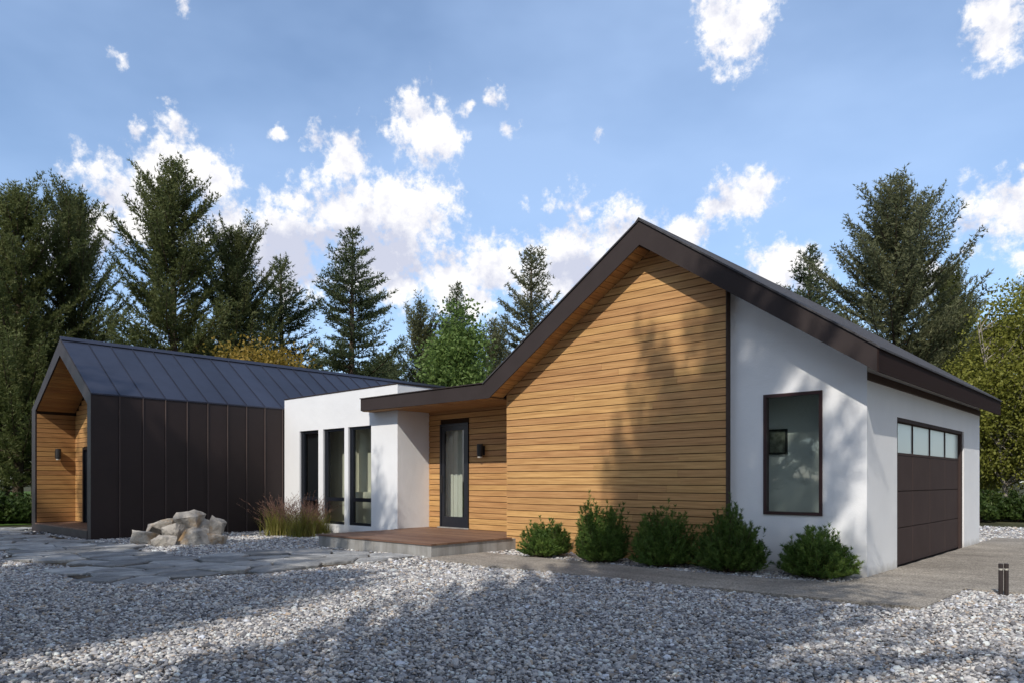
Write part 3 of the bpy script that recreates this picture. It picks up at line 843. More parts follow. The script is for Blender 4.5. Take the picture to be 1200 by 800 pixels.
# ------------------------------------------------------------------ wall lamps, bollards
def wall_lamp(loc, label, axis):
    t = thing('wall_lamp', label, 'lamp', loc, 'cylindrical wall lamps')
    x, y, z = loc
    body = MB().cyl((0, 0), .075, -.10, .16, 18).cyl((0, 0), .066, -.135, -.10, 18)
    dx, dy = axis
    cx_, cy_ = x + dx * .11, y + dy * .11
    body.v = [(vx + cx_, vy + cy_, vz + z) for vx, vy, vz in body.v]
    obj('lamp_body', body, 'lamp_metal', t)
    c = MB().cyl((cx_, cy_), .056, z - .165, z - .1355, 18, r2=.062); obj('lens', c, 'lens', t)
    if axis[0]: p = MB().box(x, x + .02, y - .06, y + .06, z - .1, z + .12).box(x + .02, x + .05, y - .03, y + .03, z - .02, z + .06)
    else: p = MB().box(x - .06, x + .06, y - .02, y, z - .1, z + .12).box(x - .03, x + .03, y - .05, y - .02, z - .02, z + .06)
    obj('wall_plate', p, 'lamp_metal', t)
wall_lamp((-12.32, YR - .004, 2.17), 'dark cylindrical wall lamp beside the glass entry door', (0, -1))
wall_lamp((-24.296, 6.68, 2.23), 'dark cylindrical wall lamp inside the cedar lined wing porch', (1, 0))
for px, lb in ((1172.7, 'short dark bollard light beside the apron, left of the close pair'), (1179.3, 'short dark bollard light beside the apron, right of the close pair')):
    r = ray(px, 697.5); p = Vector((0, 0, EYE)) + r * (EYE / -r.z)
    t = thing('bollard_light', lb, 'bollard', (p.x, p.y, 0), 'bollard lights in the gravel')
    obj('post', MB().cyl((p.x, p.y), .026, -.05, .325, 16), 'bollard_metal', t)
    obj('neck', MB().cyl((p.x, p.y), .018, .325, .352, 16), 'lens', t)
    obj('cap', MB().cyl((p.x, p.y), .027, .352, .402, 16).cyl((p.x, p.y), .027, .402, .408, 16, r2=.02), 'bollard_metal', t)

# ------------------------------------------------------------------ boulders
def boulder(c, size, seed, rot, label, group):
    r = random.Random(seed)
    bm = bmesh.new()
    for _ in range(13):
        v = Vector((r.gauss(0, 1), r.gauss(0, 1), r.gauss(0, 1))).normalized()
        v = Vector([math.copysign(abs(q) ** .7, q) for q in v]) * r.uniform(.8, 1.05)
        bm.verts.new(Vector((v.x * size[0], v.y * size[1], v.z * size[2])))
    bmesh.ops.convex_hull(bm, input=list(bm.verts))
    for v in [v for v in bm.verts if not v.link_faces]: bm.verts.remove(v)
    bmesh.ops.triangulate(bm, faces=list(bm.faces))
    bmesh.ops.subdivide_edges(bm, edges=list(bm.edges), cuts=3, use_grid_fill=True)
    for v in bm.verts:
        p = v.co * 3.2 + Vector((seed, 0, 0))
        v.co += v.co.normalized() * (mnoise.fractal(p, 1.0, 2.1, 4) * .16 * max(size))
    M_ = Matrix.Rotation(rot, 4, 'Z') @ Matrix.Rotation(r.uniform(-.25, .25), 4, 'X')
    bm.transform(M_)
    me = bpy.data.meshes.new('boulder'); bm.to_mesh(me); bm.free()
    me.materials.append(MAT['boulder'])
    o = link('boulder', me); o.location = c
    tag(o, label, 'boulder', group)
RK = [ # pixel box x0,x1,y0,y1, depth, label
    (206, 236, 599, 626, 17.0, 'large tan stained boulder on top of the rock pile'),
    (230, 252, 600, 628, 17.1, 'blocky pale boulder right of the top boulder in the pile'),
    (247, 263, 603, 634, 17.1, 'tall narrow grey boulder at the right end of the pile'),
    (213, 243, 620, 640, 16.5, 'broad pale grey boulder low in the middle of the pile'),
    (194, 213, 611, 638, 16.6, 'upright pale boulder low in the pile, left of middle'),
    (183, 205, 605, 624, 17.0, 'slanting rough boulder on the left shoulder of the pile'),
    (172, 186, 614, 630, 17.0, 'small brown grey boulder behind the left end of the pile'),
    (158, 181, 619, 641, 16.6, 'orange stained boulder at the left end of the pile'),
    (178, 202, 627, 642, 16.2, 'low grey blue boulder at the front left of the pile'),
    (236, 264, 621, 638, 16.7, 'flat wedge of pale rock at the front right of the pile'),
]
for i, (x0, x1, y0, y1, k, lb) in enumerate(RK):
    c = at_depth((x0 + x1) / 2, (y0 + y1) / 2, k)
    sx, sz = (x1 - x0) / 853 * k / 2 * 1.38, (y1 - y0) / 853 * k / 2 * 1.25
    boulder(c, (sx, max(sx, sz) * .8, sz), 31 + i * 3, YAW + random.Random(i).uniform(-.2, .2), lb, 'boulders in the rock pile')

# ------------------------------------------------------------------ vegetation builders
def tube_mesh(paths, n=5):
    """paths: list of (points (k,3), radii (k)) -> verts, tris"""
    V, Fc = [], []
    off = 0
    for pts, rad in paths:
        pts = np.asarray(pts, float); k = len(pts)
        t = np.gradient(pts, axis=0); t /= np.linalg.norm(t, axis=1)[:, None] + 1e-9
        ref = np.where(np.abs(t[:, 2:3]) > .9, np.array([[1., 0, 0]]), np.array([[0, 0, 1.]]))
        a = np.cross(t, ref); a /= np.linalg.norm(a, axis=1)[:, None] + 1e-9
        b = np.cross(t, a)
        ang = np.arange(n) * 2 * np.pi / n
        ring = pts[:, None, :] + np.asarray(rad)[:, None, None] * (a[:, None, :] * np.cos(ang)[None, :, None] + b[:, None, :] * np.sin(ang)[None, :, None])
        V.append(ring.reshape(-1, 3))
        i = np.arange(k - 1)[:, None] * n; j = np.arange(n)[None, :]; j2 = (j + 1) % n
        q0, q1, q2, q3 = (i + j).ravel(), (i + j2).ravel(), (i + n + j2).ravel(), (i + n + j).ravel()
        Fc.append(np.stack([q0, q1, q2], 1) + off); Fc.append(np.stack([q0, q2, q3], 1) + off)
        off += k * n
    return np.concatenate(V), np.concatenate(Fc)

def blades(pos, dirs, length, width, rng, quad=False):
    """one thin triangle (or a leaf shaped pair) per row"""
    n = len(pos)
    d = dirs / (np.linalg.norm(dirs, axis=1)[:, None] + 1e-9)
    r = rng.normal(size=(n, 3)); s = np.cross(d, r); s /= np.linalg.norm(s, axis=1)[:, None] + 1e-9
    L = np.asarray(length).reshape(-1, 1); W = np.asarray(width).reshape(-1, 1)
    if not quad:
        v = np.stack([pos - s * W * .5, pos + s * W * .5, pos + d * L], 1).reshape(-1, 3)
        f = np.arange(3 * n).reshape(-1, 3); return v, f, 3
    mid = pos + d * L * .45
    v = np.stack([pos, mid - s * W * .5, pos + d * L, mid + s * W * .5], 1).reshape(-1, 3)
    b = np.arange(n)[:, None] * 4
    f = np.concatenate([b + np.array([[0, 1, 2]]), b + np.array([[0, 2, 3]])], 0); return v, f, 4

def conifer(seed, H, R, bare, el0, el1, p, needle, whorl=.36, tuft_step=.10, per=3, droop=0., nb=(4, 7), sector=.35):
    rng = np.random.default_rng(seed)
    paths = []
    k = 14; zz = np.linspace(0, 1, k)
    sway = np.cumsum(rng.normal(0, .02, (k, 2)), 0)
    tp = np.stack([sway[:, 0], sway[:, 1], zz * H], 1)
    r0 = H * .0125 + .05
    trunk = tube_mesh([(tp, r0 * (1 - zz) ** .8 + .012)], 9)
    P, D, T = [], [], []
    ph = rng.uniform(0, 6.28, 4)
    z = bare * H
    while z < H * .985:
        u = (z - bare * H) / (H * (1 - bare))
        base_r = R * (1 - u) ** p * min(1., .55 + u * 3.2) * min(1., .30 + (1 - u) * 4.5) + .12
        n = rng.integers(nb[0], nb[1])
        a0 = rng.uniform(0, 6.28)
        for q in range(n):
            if rng.random() < .10: continue
            az = a0 + q * 6.283 / n + rng.normal(0, .25)
            sec = 1 + sector * (math.sin(az * 2 + ph[0] + z * .5) * .5 + math.sin(az * 3 + ph[1] - z * .9) * .4 + math.sin(z * 1.7 + ph[2]) * .35)
            L = base_r * sec * rng.uniform(.72, 1.08)
            if L < .12: continue
            el = math.radians(el0 + (el1 - el0) * u ** .8 + rng.normal(0, 6))
            h = np.array([math.cos(az), math.sin(az), 0])
            zb = z + rng.uniform(-.15, .15)
            base = np.array([np.interp(zb / H, zz, sway[:, 0]), np.interp(zb / H, zz, sway[:, 1]), zb])
            m = max(4, int(L / .45) + 2)
            s = np.linspace(0, 1, m)
            bend = rng.normal(0, .08)
            side = np.array([-h[1], h[0], 0])
            pts = base + np.outer(s * L * math.cos(el), h) + np.outer(s * L * math.sin(el) + L * (.22 * s ** 2 - droop * s), [0, 0, 1]) + np.outer(bend * L * s ** 2, side)
            if L > .5: paths.append((pts, (.008 + .012 * L) * (1 - s * .85)))
            # twigs both sides of the branch, then tufts along each
            ns = max(3, int(L * .86 / .125))
            st = np.linspace(.16, 1., ns)
            bp = np.stack([np.interp(st, s, pts[:, i]) for i in range(3)], 1)
            bd = np.gradient(pts, axis=0); bd = np.stack([np.interp(st, s, bd[:, i]) for i in range(3)], 1); bd /= np.linalg.norm(bd, axis=1)[:, None]
            for sd in (-1, 1):
                tl = (.14 + .36 * (1 - st) * min(L, 2.6) * .62 + .12 * min(1, L)) * rng.uniform(.55, 1.25, ns)
                ang = rng.uniform(.55, 1.1, ns)
                td = bd * np.cos(ang)[:, None] + sd * side * np.sin(ang)[:, None] + np.array([0, 0, 1.]) * rng.normal(.10, .22, ns)[:, None]
                td /= np.linalg.norm(td, axis=1)[:, None]
                mt = np.maximum(2, (tl / tuft_step).astype(int))
                idx = np.repeat(np.arange(ns), mt)
                fr = np.concatenate([np.linspace(.12, 1, q_) for q_ in mt])
                P.append(bp[idx] + td[idx] * (tl[idx] * fr)[:, None] + rng.normal(0, .025, (len(idx), 3)))
                D.append(td[idx]); T.append(np.repeat(rng.random(ns), mt))
        z += whorl * rng.uniform(.6, 1.3) * (1. - .35 * u)
    P = np.concatenate(P); D = np.concatenate(D); T = np.concatenate(T)
    P = np.repeat(P, per, 0); D = np.repeat(D, per, 0); T = np.repeat(T, per)
    n = len(P)
    dd = D * .75 + rng.normal(0, .5, (n, 3)) + np.array([0, 0, .18])
    v, f, c = blades(P, dd, rng.uniform(.13, .25, n), rng.uniform(.035, .07, n), rng)
    tint = np.repeat(np.clip(T * .7 + rng.random(n) * .3, 0, 1), c)
    wv, wf = tube_mesh(paths, 3)
    tv, tf = trunk
    wood = np_mesh('trunk', np.concatenate([tv, wv]), np.concatenate([tf, wf + len(tv)]), 'bark', smooth=True)
    crown = np_mesh('crown', v, f, needle, tint)
    return wood, crown, H

def broadleaf(seed, H, rx, rz, zc, leafmat, nclus, leaves, lsize, barkmat='bark', stems=1, taper=0., spread=.42):
    """trunk, curved limbs to every leaf clump, clumps of separate leaves"""
    rng = np.random.default_rng(seed)
    paths = []; P, D, T = [], [], []
    stemsx = rng.normal(0, .25 if stems > 1 else 0, (stems, 2))
    for sx in stemsx:
        k = 9; s = np.linspace(0, 1, k)
        w = np.cumsum(rng.normal(0, .04, (k, 2)), 0) + np.outer(s, sx * 4) + sx
        paths.append((np.stack([w[:, 0], w[:, 1], s * H * .82], 1), (H * .013 + .03) * (1 - s * .9) / stems ** .5))
    ph = rng.uniform(0, 6.28, 6)
    for i in range(nclus):
        v = rng.normal(size=3); v /= np.linalg.norm(v); rr = rng.uniform(.25, 1) ** .5
        az = math.atan2(v[1], v[0])
        lump = 1 + .22 * math.sin(2 * az + ph[0] + 3 * v[2]) + .18 * math.sin(3 * az + ph[1] - 4 * v[2]) + .12 * math.sin(5 * az + ph[2])
        c = np.array([v[0] * rx * rr * lump, v[1] * rx * rr * lump, zc + v[2] * rz * rr * (1 + .12 * math.sin(4 * az + ph[3]))])
        if taper:
            f = np.clip((c[2] - (zc - rz)) / (2 * rz), 0, 1); c[:2] *= (1 - taper * f)
        if c[2] < .3: c[2] = rng.uniform(.3, 1.)
        z0 = max(.12 * H, c[2] - np.hypot(c[0], c[1]) * rng.uniform(.7, 1.3) - .2); z0 = min(z0, H * .75)
        pi = paths[rng.integers(0, stems)]
        b = np.array([np.interp(z0, pi[0][:, 2], pi[0][:, 0]), np.interp(z0, pi[0][:, 2], pi[0][:, 1]), z0])
        s = np.linspace(0, 1, 6)[:, None]
        q = b + (c - b) * s + np.array([0, 0, 1]) * (.18 * np.linalg.norm(c - b)) * (s * (1 - s)) + rng.normal(0, .05, (6, 3)) * s
        if i % 2 == 0: paths.append((q, .028 * (1 - s[:, 0] * .85) + .004))
        cs = spread * rng.uniform(.7, 1.3)
        n = int(leaves * rng.uniform(.7, 1.3))
        lp = c + rng.normal(0, 1, (n, 3)) * np.array([cs, cs, cs * .7])
        P.append(lp); out = lp - np.array([0, 0, zc - rz * .5]); out /= np.linalg.norm(out, axis=1)[:, None] + 1e-6
        D.append(out * .6 + rng.normal(0, .6, (n, 3)) + np.array([0, 0, -.15])); T.append(np.full(n, rng.random()))
    P = np.concatenate(P); D = np.concatenate(D); T = np.concatenate(T); n = len(P)
    v, f, c = blades(P, D, rng.uniform(.7, 1.3, n) * lsize, rng.uniform(.45, .8, n) * lsize, rng, True)
    tint = np.repeat(np.clip(T * .6 + rng.random(n) * .4, 0, 1), c)
    wv, wf = tube_mesh(paths, 5)
    return np_mesh('trunk', wv, wf, barkmat, smooth=True), np_mesh('crown', v, f, leafmat, tint), H

def plant_tree(proto, name, label, cat, px, k, ytop=None, height=None, rot=0., wide=1., group=None, loc=None):
    wood, crown, H = proto
    p = ground_at(px, k) if loc is None else Vector(loc)
    if height is None: height = (563 - ytop) / 853 * k + EYE
    s = height / H
    t = thing(name, label, cat, (p.x, p.y, -.05), group)
    t.scale = (s * wide, s * wide, s); t.rotation_euler = (0, 0, rot)
    for nm, me in (('trunk', wood), ('crown', crown)):
        o = bpy.data.objects.new(nm, me); COL.objects.link(o); o.parent = t
    return t

FIR_A = conifer(1, 17, 4.6, .10, 4, 50, .55, 'needles_olive', per=4, whorl=.40, sector=.34)
FIR_B = conifer(2, 17, 5.6, .06, 8, 56, .50, 'needles_olive', per=4, whorl=.42, sector=.42)
FIR_D = conifer(8, 17, 6.8, .08, 4, 46, .68, 'needles_grey', per=4, whorl=.42, sector=.22)
SPRUCE_A = conifer(3, 15, 4.8, .05, -12, 24, .80, 'needles_dark', whorl=.52, per=4, droop=.08, sector=.45)
SPRUCE_B = conifer(4, 14, 3.2, .06, -8, 32, .75, 'needles_dark', whorl=.44, per=4, droop=.05, sector=.5)
FIR_C = conifer(5, 14, 2.3, .08, 0, 40, .42, 'needles_grey', whorl=.55, per=4, sector=.6)
PINE = conifer(6, 13, 3.0, .15, 25, 60, .50, 'needles_grey', whorl=.55, per=4, sector=.6, nb=(3, 6))

BG = 'trees beyond the house'
plant_tree(FIR_B, 'conifer_tree', 'broad dark conifer at the far left edge behind the metal wing', 'tree', 22, 38, 226, rot=.5, group=BG)
plant_tree(FIR_B, 'conifer_tree', 'dark conifer with upswept top, second from the left edge', 'tree', 84, 41, 230, rot=2.2, group=BG, wide=.85)
plant_tree(FIR_A, 'conifer_tree', 'tallest pointed conifer left of the picture, over the metal roof', 'tree', 203, 36, 186, rot=1.1, group=BG, wide=.98)
plant_tree(FIR_B, 'conifer_tree', 'shorter dark conifer leaning against the tallest one on its right', 'tree', 276, 39, 270, rot=4.0, group=BG, wide=.85)
plant_tree(SPRUCE_B, 'conifer_tree', 'slim dark spruce with a thin tip left of the tiered spruce', 'tree', 330, 43, 296, rot=.3, group=BG, wide=1.15)
plant_tree(SPRUCE_A, 'conifer_tree', 'tiered dark spruce with level branches behind the white block', 'tree', 413, 40, 264, rot=.9, group=BG, wide=1.0)
plant_tree(PINE, 'conifer_tree', 'thin greyish conifer between the tiered spruce and the green tree', 'tree', 492, 46, 356, rot=.2, group=BG, wide=1.0)
plant_tree(SPRUCE_B, 'conifer_tree', 'small spruce tip rising behind the bright green tree', 'tree', 537, 47, 328, rot=2., group=BG, wide=.9)
plant_tree(PINE, 'conifer_tree', 'thin brownish conifer right of the bright green tree', 'tree', 580, 45, 376, rot=3.3, group=BG, wide=.9)
plant_tree(FIR_C, 'conifer_tree', 'open crowned fir standing against the cloud left of the gable', 'tree', 622, 39, 293, rot=1.7, group=BG, wide=1.05)
plant_tree(SPRUCE_B, 'conifer_tree', 'small dark spruce just left of the big right hand fir', 'tree', 952, 44, 284, rot=1.2, group=BG, wide=1.1)
plant_tree(FIR_D, 'conifer_tree', 'big grey green fir rising over the right roof slope', 'tree', 1048, 37, 208, rot=3.0, group=BG, wide=1.0)
plant_tree(FIR_B, 'conifer_tree', 'lower spreading conifer right of the big fir', 'tree', 1112, 40, 318, rot=5.2, group=BG, wide=.75)
plant_tree(SPRUCE_B, 'conifer_tree', 'spruce whose tip barely clears the ridge right of the gable peak', 'tree', 842, 45, 304, rot=1.9, group=BG, wide=.8)
# lower growth and trees just outside the picture
GREEN = broadleaf(21, 8.2, 1.25, 3.2, 4.9, 'leaf_green', 150, 130, .15, taper=.35, spread=.32)
YELLOW = broadleaf(22, 10.5, 2.6, 4.4, 5.3, 'leaf_yellow', 260, 120, .15, 'pale_bark', stems=3, taper=.25, spread=.42)
AUTUMN = broadleaf(23, 7.0, 2.0, 2.4, 4.4, 'leaf_autumn', 110, 100, .14, spread=.38)
plant_tree(GREEN, 'leafy_tree', 'bright green leafy tree behind the white block roof', 'tree', 536, 31, 362, rot=.4, group=BG, wide=1.1)
plant_tree(AUTUMN, 'leafy_tree', 'yellow brown autumn tree peeping over the metal roof', 'tree', 305, 33, 396, rot=.8, group=BG, wide=1.15)
plant_tree(YELLOW, 'leafy_tree', 'tall yellow green leafy tree at the right edge beyond the garage', 'tree', 1192, 31, 318, rot=.3, group=BG)
plant_tree(YELLOW, 'leafy_tree', 'yellow green tree directly behind the garage eave', 'tree', 1142, 33, 395, rot=2.4, group=BG, wide=.85)
plant_tree(YELLOW, 'leafy_tree', 'yellow green tree cut off by the right edge of the picture', 'tree', 1275, 29, 340, rot=4.1, group=BG)
for i, (px, k, ht, pr, lb) in enumerate([
        (-45, 40, 17, FIR_B, 'conifer cut off by the left edge of the picture'),
        (8, 52, 12, FIR_B, 'low dark conifer behind the left edge, foot on the lawn'),
        (40, 58, 13, FIR_A, 'dark conifer deep behind the metal wing gable'),
        (130, 52, 13, SPRUCE_A, 'dark spruce filling in left of the tallest conifer'),
        (240, 54, 12, FIR_B, 'dark conifer filling in behind the metal roof ridge'),
        (370, 54, 11, SPRUCE_A, 'low spruce between the slim spruce and the tiered spruce'),
        (455, 52, 10, FIR_B, 'low bushy conifer right of the tiered spruce'),
        (560, 56, 10, FIR_A, 'low conifer behind the bright green tree, far back'),
        (1090, 55, 12, SPRUCE_A, 'dark spruce far behind the right roof slope'),
        (1160, 52, 12, FIR_B, 'dark conifer behind the yellow green trees'),
        (1230, 48, 15, FIR_A, 'conifer beyond the right edge behind the yellow green trees'),
        (-120, 45, 16, SPRUCE_A, 'spruce beyond the left edge of the picture'),
        (505, 50, 11.5, FIR_A, 'mid height conifer filling the gap right of the tiered spruce'),
        (590, 52, 11.5, SPRUCE_A, 'mid height spruce just left of the open crowned fir'),
        (650, 50, 13, SPRUCE_B, 'spruce behind the cedar gable left slope'),
        (985, 50, 13, FIR_A, 'conifer between the small spruce and the big right fir'),
        (1115, 46, 13.5, FIR_D, 'grey green conifer behind the garage eave'),
        (1330, 42, 15, FIR_B, 'conifer far beyond the right edge of the picture')]):
    plant_tree(pr, 'conifer_tree', lb, 'tree', px, k, height=ht, rot=i * 1.3, group=BG, wide=1.1)

# trees behind the viewer: they throw the shade on the gravel and the walls
def shade_tree(proto, wall_pt, dist, rot, wide, label, extra=0.):
    """a tree whose tip throws its shadow on a given point, dist metres towards the sun"""
    k = dist / math.hypot(SUN_TO.x, SUN_TO.y)
    p = Vector(wall_pt) + SUN_TO * k
    return plant_tree(proto, 'conifer_tree', label, 'tree', 0, 0, height=p.z + extra, rot=rot, wide=wide, group='trees behind the viewer', loc=(p.x, p.y, 0))
shade_tree(FIR_A, (-5.5, 11.4, 4.8), 17.0, .6, .72, 'tall fir behind the viewer that shades the cedar gable')
shade_tree(FIR_B, (-7.0, 11.4, 2.2), 16.0, 2.6, .60, 'second fir behind the viewer that shades the foot of the cedar gable')
shade_tree(FIR_D, (-15.7, 11.35, 1.4), 18.0, 2.1, .72, 'fir behind the viewer that shades the flagstones and terrace')
shade_tree(FIR_A, (-22.0, 6.2, 4.2), 19.0, 4.0, .95, 'fir behind the viewer that shades the metal wing porch')
shade_tree(FIR_B, (-19.7, 9.0, 1.6), 18.0, 1.0, .7, 'fir behind the viewer that shades the rock pile')
shade_tree(FIR_A, (-9.9, 6.9, 0.), 13.0, 1.0, 1.0, 'short fir behind the viewer that streaks the left gravel with shade')
shade_tree(FIR_C, (-12.4, 6.4, 0.), 13.5, 2.0, 1.5, 'open fir behind the viewer that dapples the gravel before the flagstones')
shade_tree(SPRUCE_A, (-1.0, 7.4, 0.), 14.0, 1.0, .7, 'spruce behind the viewer that shades the right gravel')
# wood on the right, beyond the picture
for i, (x, y, h, pr, lb) in enumerate([(8.5, 9, 15, FIR_B, 'conifer outside the picture on the right, nearest the viewer'), (7.5, 15, 14, FIR_D, 'conifer outside the picture on the right, across from the garage door'),
        (9.5, 21, 12, FIR_A, 'conifer outside the picture on the right, beyond the apron'), (14, 12, 17, FIR_A, 'conifer outside the picture far on the right')]):
    plant_tree(pr, 'conifer_tree', lb, 'tree', 0, 0, height=h, rot=i * 1.7, wide=.85, group='trees right of the picture', loc=(x, y, 0))

# ------------------------------------------------------------------ shrubs, grasses, hedge
def shrub(seed, rx, h, mat, shoots=330, per=46, nl=.055, nw=.011, droop=.0, stem=True):
    rng = np.random.default_rng(seed)
    P, D, T = [], [], []; paths = []
    ph = rng.uniform(0, 6.28, 4)
    for i in range(shoots):
        az = rng.uniform(0, 6.283); u = rng.random()
        el = math.asin(.02 + .98 * u)
        lump = 1 + .17 * math.sin(2 * az + ph[0] + 2 * el) + .13 * math.sin(5 * az + ph[1] + 3 * el) + rng.normal(0, .05)
        tip = np.array([math.cos(az) * math.cos(el) * rx * lump, math.sin(az) * math.cos(el) * rx * lump, .10 + math.sin(el) * (h - .10) * lump])
        tip *= rng.uniform(.70, .98)
        b = np.array([rng.normal(0, .10), rng.normal(0, .10), 0.0])
        mid = b + (tip - b) * .55 + np.array([tip[0] * .12, tip[1] * .12, -.03])
        s = np.linspace(0, 1, 5)[:, None]
        q = (1 - s) ** 2 * b + 2 * s * (1 - s) * mid + s ** 2 * tip
        d = q[-1] - q[-2]; d /= np.linalg.norm(d); d = d * .9 + np.array([0, 0, .3]); d /= np.linalg.norm(d)
        end = tip + d * rng.uniform(.02, .06)
        if i % 3 == 0: paths.append((np.vstack([q, end]), np.linspace(.006, .002, 6)))
        n = per
        fr = rng.uniform(.28, 1., n) ** .7
        pts = np.stack([np.interp(fr, np.linspace(0, 1, 6), np.append(q[:, j], end[j])) for j in range(3)], 1)
        P.append(pts); r = rng.normal(size=(n, 3)); r -= np.outer(r @ d, d); r /= np.linalg.norm(r, axis=1)[:, None]
        D.append(d * .75 + r * .75 - np.array([0, 0, droop])); T.append(np.full(n, rng.random()))
    P = np.concatenate(P); D = np.concatenate(D); T = np.concatenate(T); n = len(P)
    v, f, c = blades(P, D, rng.uniform(.7, 1.3, n) * nl, rng.uniform(.7, 1.3, n) * nw, rng)
    v[:, 2] = np.maximum(v[:, 2], .01)
    return np_mesh('foliage', v, f, mat, np.repeat(np.clip(T * .65 + rng.random(n) * .35, 0, 1), c)), np_mesh('stems', *tube_mesh(paths, 3), 'bark')
SHR = 'round shrubs along the front wall'
for i, (px, k0, y, w, h, lb) in enumerate([
        (635, 0, 653, 56, 44, 'smallest round evergreen shrub, nearest the terrace'),
        (699, 0, 659, 68, 66, 'tall round shrub second from the terrace'),
        (772, 0, 664, 66, 68, 'deep green round shrub in the middle of the shrub row'),
        (850, 0, 671, 82, 74, 'largest round shrub at the cedar and white wall joint'),
        (952, 0, 678, 88, 56, 'wide low shrub under the brown window by the house corner')]):
    r = ray(px, y); kk = EYE / -r.z; p = Vector((0, 0, EYE)) + r * kk
    p.y -= .12
    rx, hh = w / 853 * kk / 2, h / 853 * kk
    t = thing('shrub', lb, 'shrub', (p.x, p.y + rx * .55, 0.0), SHR)
    fo, stm = shrub(50 + i * 7, rx * (1.0, .96, 1.05, 1.0, 1.04)[i], hh * (.92, 1.0, .95, .97, 1.0)[i], 'shrub_green', shoots=(600, 900, 800, 1000, 760)[i], per=46)
    for nm, me in (('foliage', fo), ('stems', stm)):
        o = bpy.data.objects.new(nm, me); COL.objects.link(o); o.parent = t

HEDGE = [shrub(70 + i, .75, .95, 'hedge_green', shoots=260, per=40, nl=.13, nw=.04, droop=.15) for i in range(2)]
def hedge_plant(x, y, s, rot, i, lb, grp):
    t = thing('hedge_shrub', lb, 'shrub', (x, y, 0), grp); t.scale = (s, s, s); t.rotation_euler = (0, 0, rot)
    for nm, me in zip(('foliage', 'stems'), HEDGE[i % 2]):
        o = bpy.data.objects.new(nm, me); COL.objects.link(o); o.parent = t
for i, (px, k) in enumerate([(1140, 26.2), (1166, 26.8), (1194, 26.4), (1222, 26.8), (1252, 26.5), (1282, 27)]):
    p = ground_at(px, k); hedge_plant(p.x, p.y, 1.0 + .12 * math.sin(i * 2.1), i * 1.1, i, ('hedge shrub touching the garage corner', 'second hedge shrub right of the garage corner', 'hedge shrub before the tall yellow green tree', 'hedge shrub just cut by the right edge', 'hedge shrub one step beyond the right edge', 'hedge shrub two steps beyond the right edge')[i], 'hedge shrubs right of the garage')
for i, (px, k) in enumerate([(-32, 25.4), (-8, 25.0), (16, 25.6), (38, 25.2), (-60, 26)]):
    p = ground_at(px, k); hedge_plant(p.x, p.y, 1.0 + .1 * math.sin(i * 1.7), i * .9, i, ('dark low shrub half cut by the left edge', 'dark low shrub at the left edge before the lawn', 'dark low shrub midway between left edge and metal wing', 'dark low shrub touching the metal wing corner', 'dark low shrub well beyond the left edge')[i], 'low shrubs left of the metal wing')

def grass_clump(seed, h, r, nblade, nplume):
    rng = np.random.default_rng(seed)
    def strips(n, h0, h1, w, lean0, lean1):
        az = rng.uniform(0, 6.283, n); L = rng.uniform(h0, h1, n); le = rng.uniform(lean0, lean1, n)
        b = np.stack([rng.normal(0, r * .35, n), rng.normal(0, r * .35, n), np.zeros(n)], 1)
        hdir = np.stack([np.cos(az), np.sin(az), np.zeros(n)], 1); sd = np.stack([-np.sin(az), np.cos(az), np.zeros(n)], 1)
        s = np.linspace(0, 1, 6)
        c = b[:, None, :] + hdir[:, None, :] * (L[:, None] * le[:, None] * s[None] ** 1.8)[:, :, None] + np.array([0, 0, 1.]) * (L[:, None] * (s[None] - le[:, None] * .35 * s[None] ** 2.5))[:, :, None]
        wd = w * (1 - s * .92)
        v = np.stack([c - sd[:, None, :] * wd[None, :, None], c + sd[:, None, :] * wd[None, :, None]], 2).reshape(-1, 3)
        base = np.arange(n)[:, None] * 12 + np.arange(5)[None] * 2; base = base.reshape(-1, 1)
        f = np.concatenate([base + np.array([[0, 1, 3]]), base + np.array([[0, 3, 2]])])
        return v, f, np.repeat(rng.random(n), 12), c
    v, f, t, _ = strips(nblade, h * .35, h * .95, .006, .2, 1.0)
    bl = np_mesh('blades', v, f, 'grass_blade', t)
    v, f, t, c = strips(nplume, h * .6, h * 1.25, .0025, .1, .75)
    tips = []
    for k in range(26):
        u = .62 + .38 * k / 25; i0 = min(4, int(u * 5)); w = u * 5 - i0
        tips.append(c[:, i0] * (1 - w) + c[:, i0 + 1] * w)
    P = np.concatenate(tips); n = len(P)
    pv, pf, pc = blades(P, rng.normal(0, .6, (n, 3)) + np.array([0, 0, .8]), rng.uniform(.02, .05, n), rng.uniform(.006, .014, n), rng)
    pl = np_mesh('plumes', np.concatenate([v, pv]), np.concatenate([f, pf + len(v)]), 'grass_plume', np.concatenate([t, np.repeat(rng.random(n), pc)]))
    return bl, pl
GC = [grass_clump(90 + i, .85, .36, 430, 85) for i in range(3)]
for i, (px, y, s, lb) in enumerate([(326, 627, 1.2, 'reddish plumed grass clump against the dark metal wall'), (354, 629, 1.2, 'plumed grass clump before the left edge of the white block'),
        (378, 625, 1.05, 'plumed grass clump under the dark blind window'), (398, 622, .95, 'grass clump under the middle narrow window'),
        (340, 621, 1.0, 'grass clump behind the others beside the metal wall'), (410, 619, .62, 'small grass tuft at the terrace edge under the right narrow window')]):
    r = ray(px, y); p = Vector((0, 0, EYE)) + r * (EYE / -r.z)
    p.y = min(p.y, YM - .35)
    t = thing('grass_clump', lb, 'grass', (p.x, p.y, 0), 'ornamental grasses by the white block'); t.scale = (s,) * 3; t.rotation_euler = (0, 0, i * 1.9)
    for nm, me in zip(('blades', 'plumes'), GC[i % 3]):
        o = bpy.data.objects.new(nm, me); COL.objects.link(o); o.parent = t

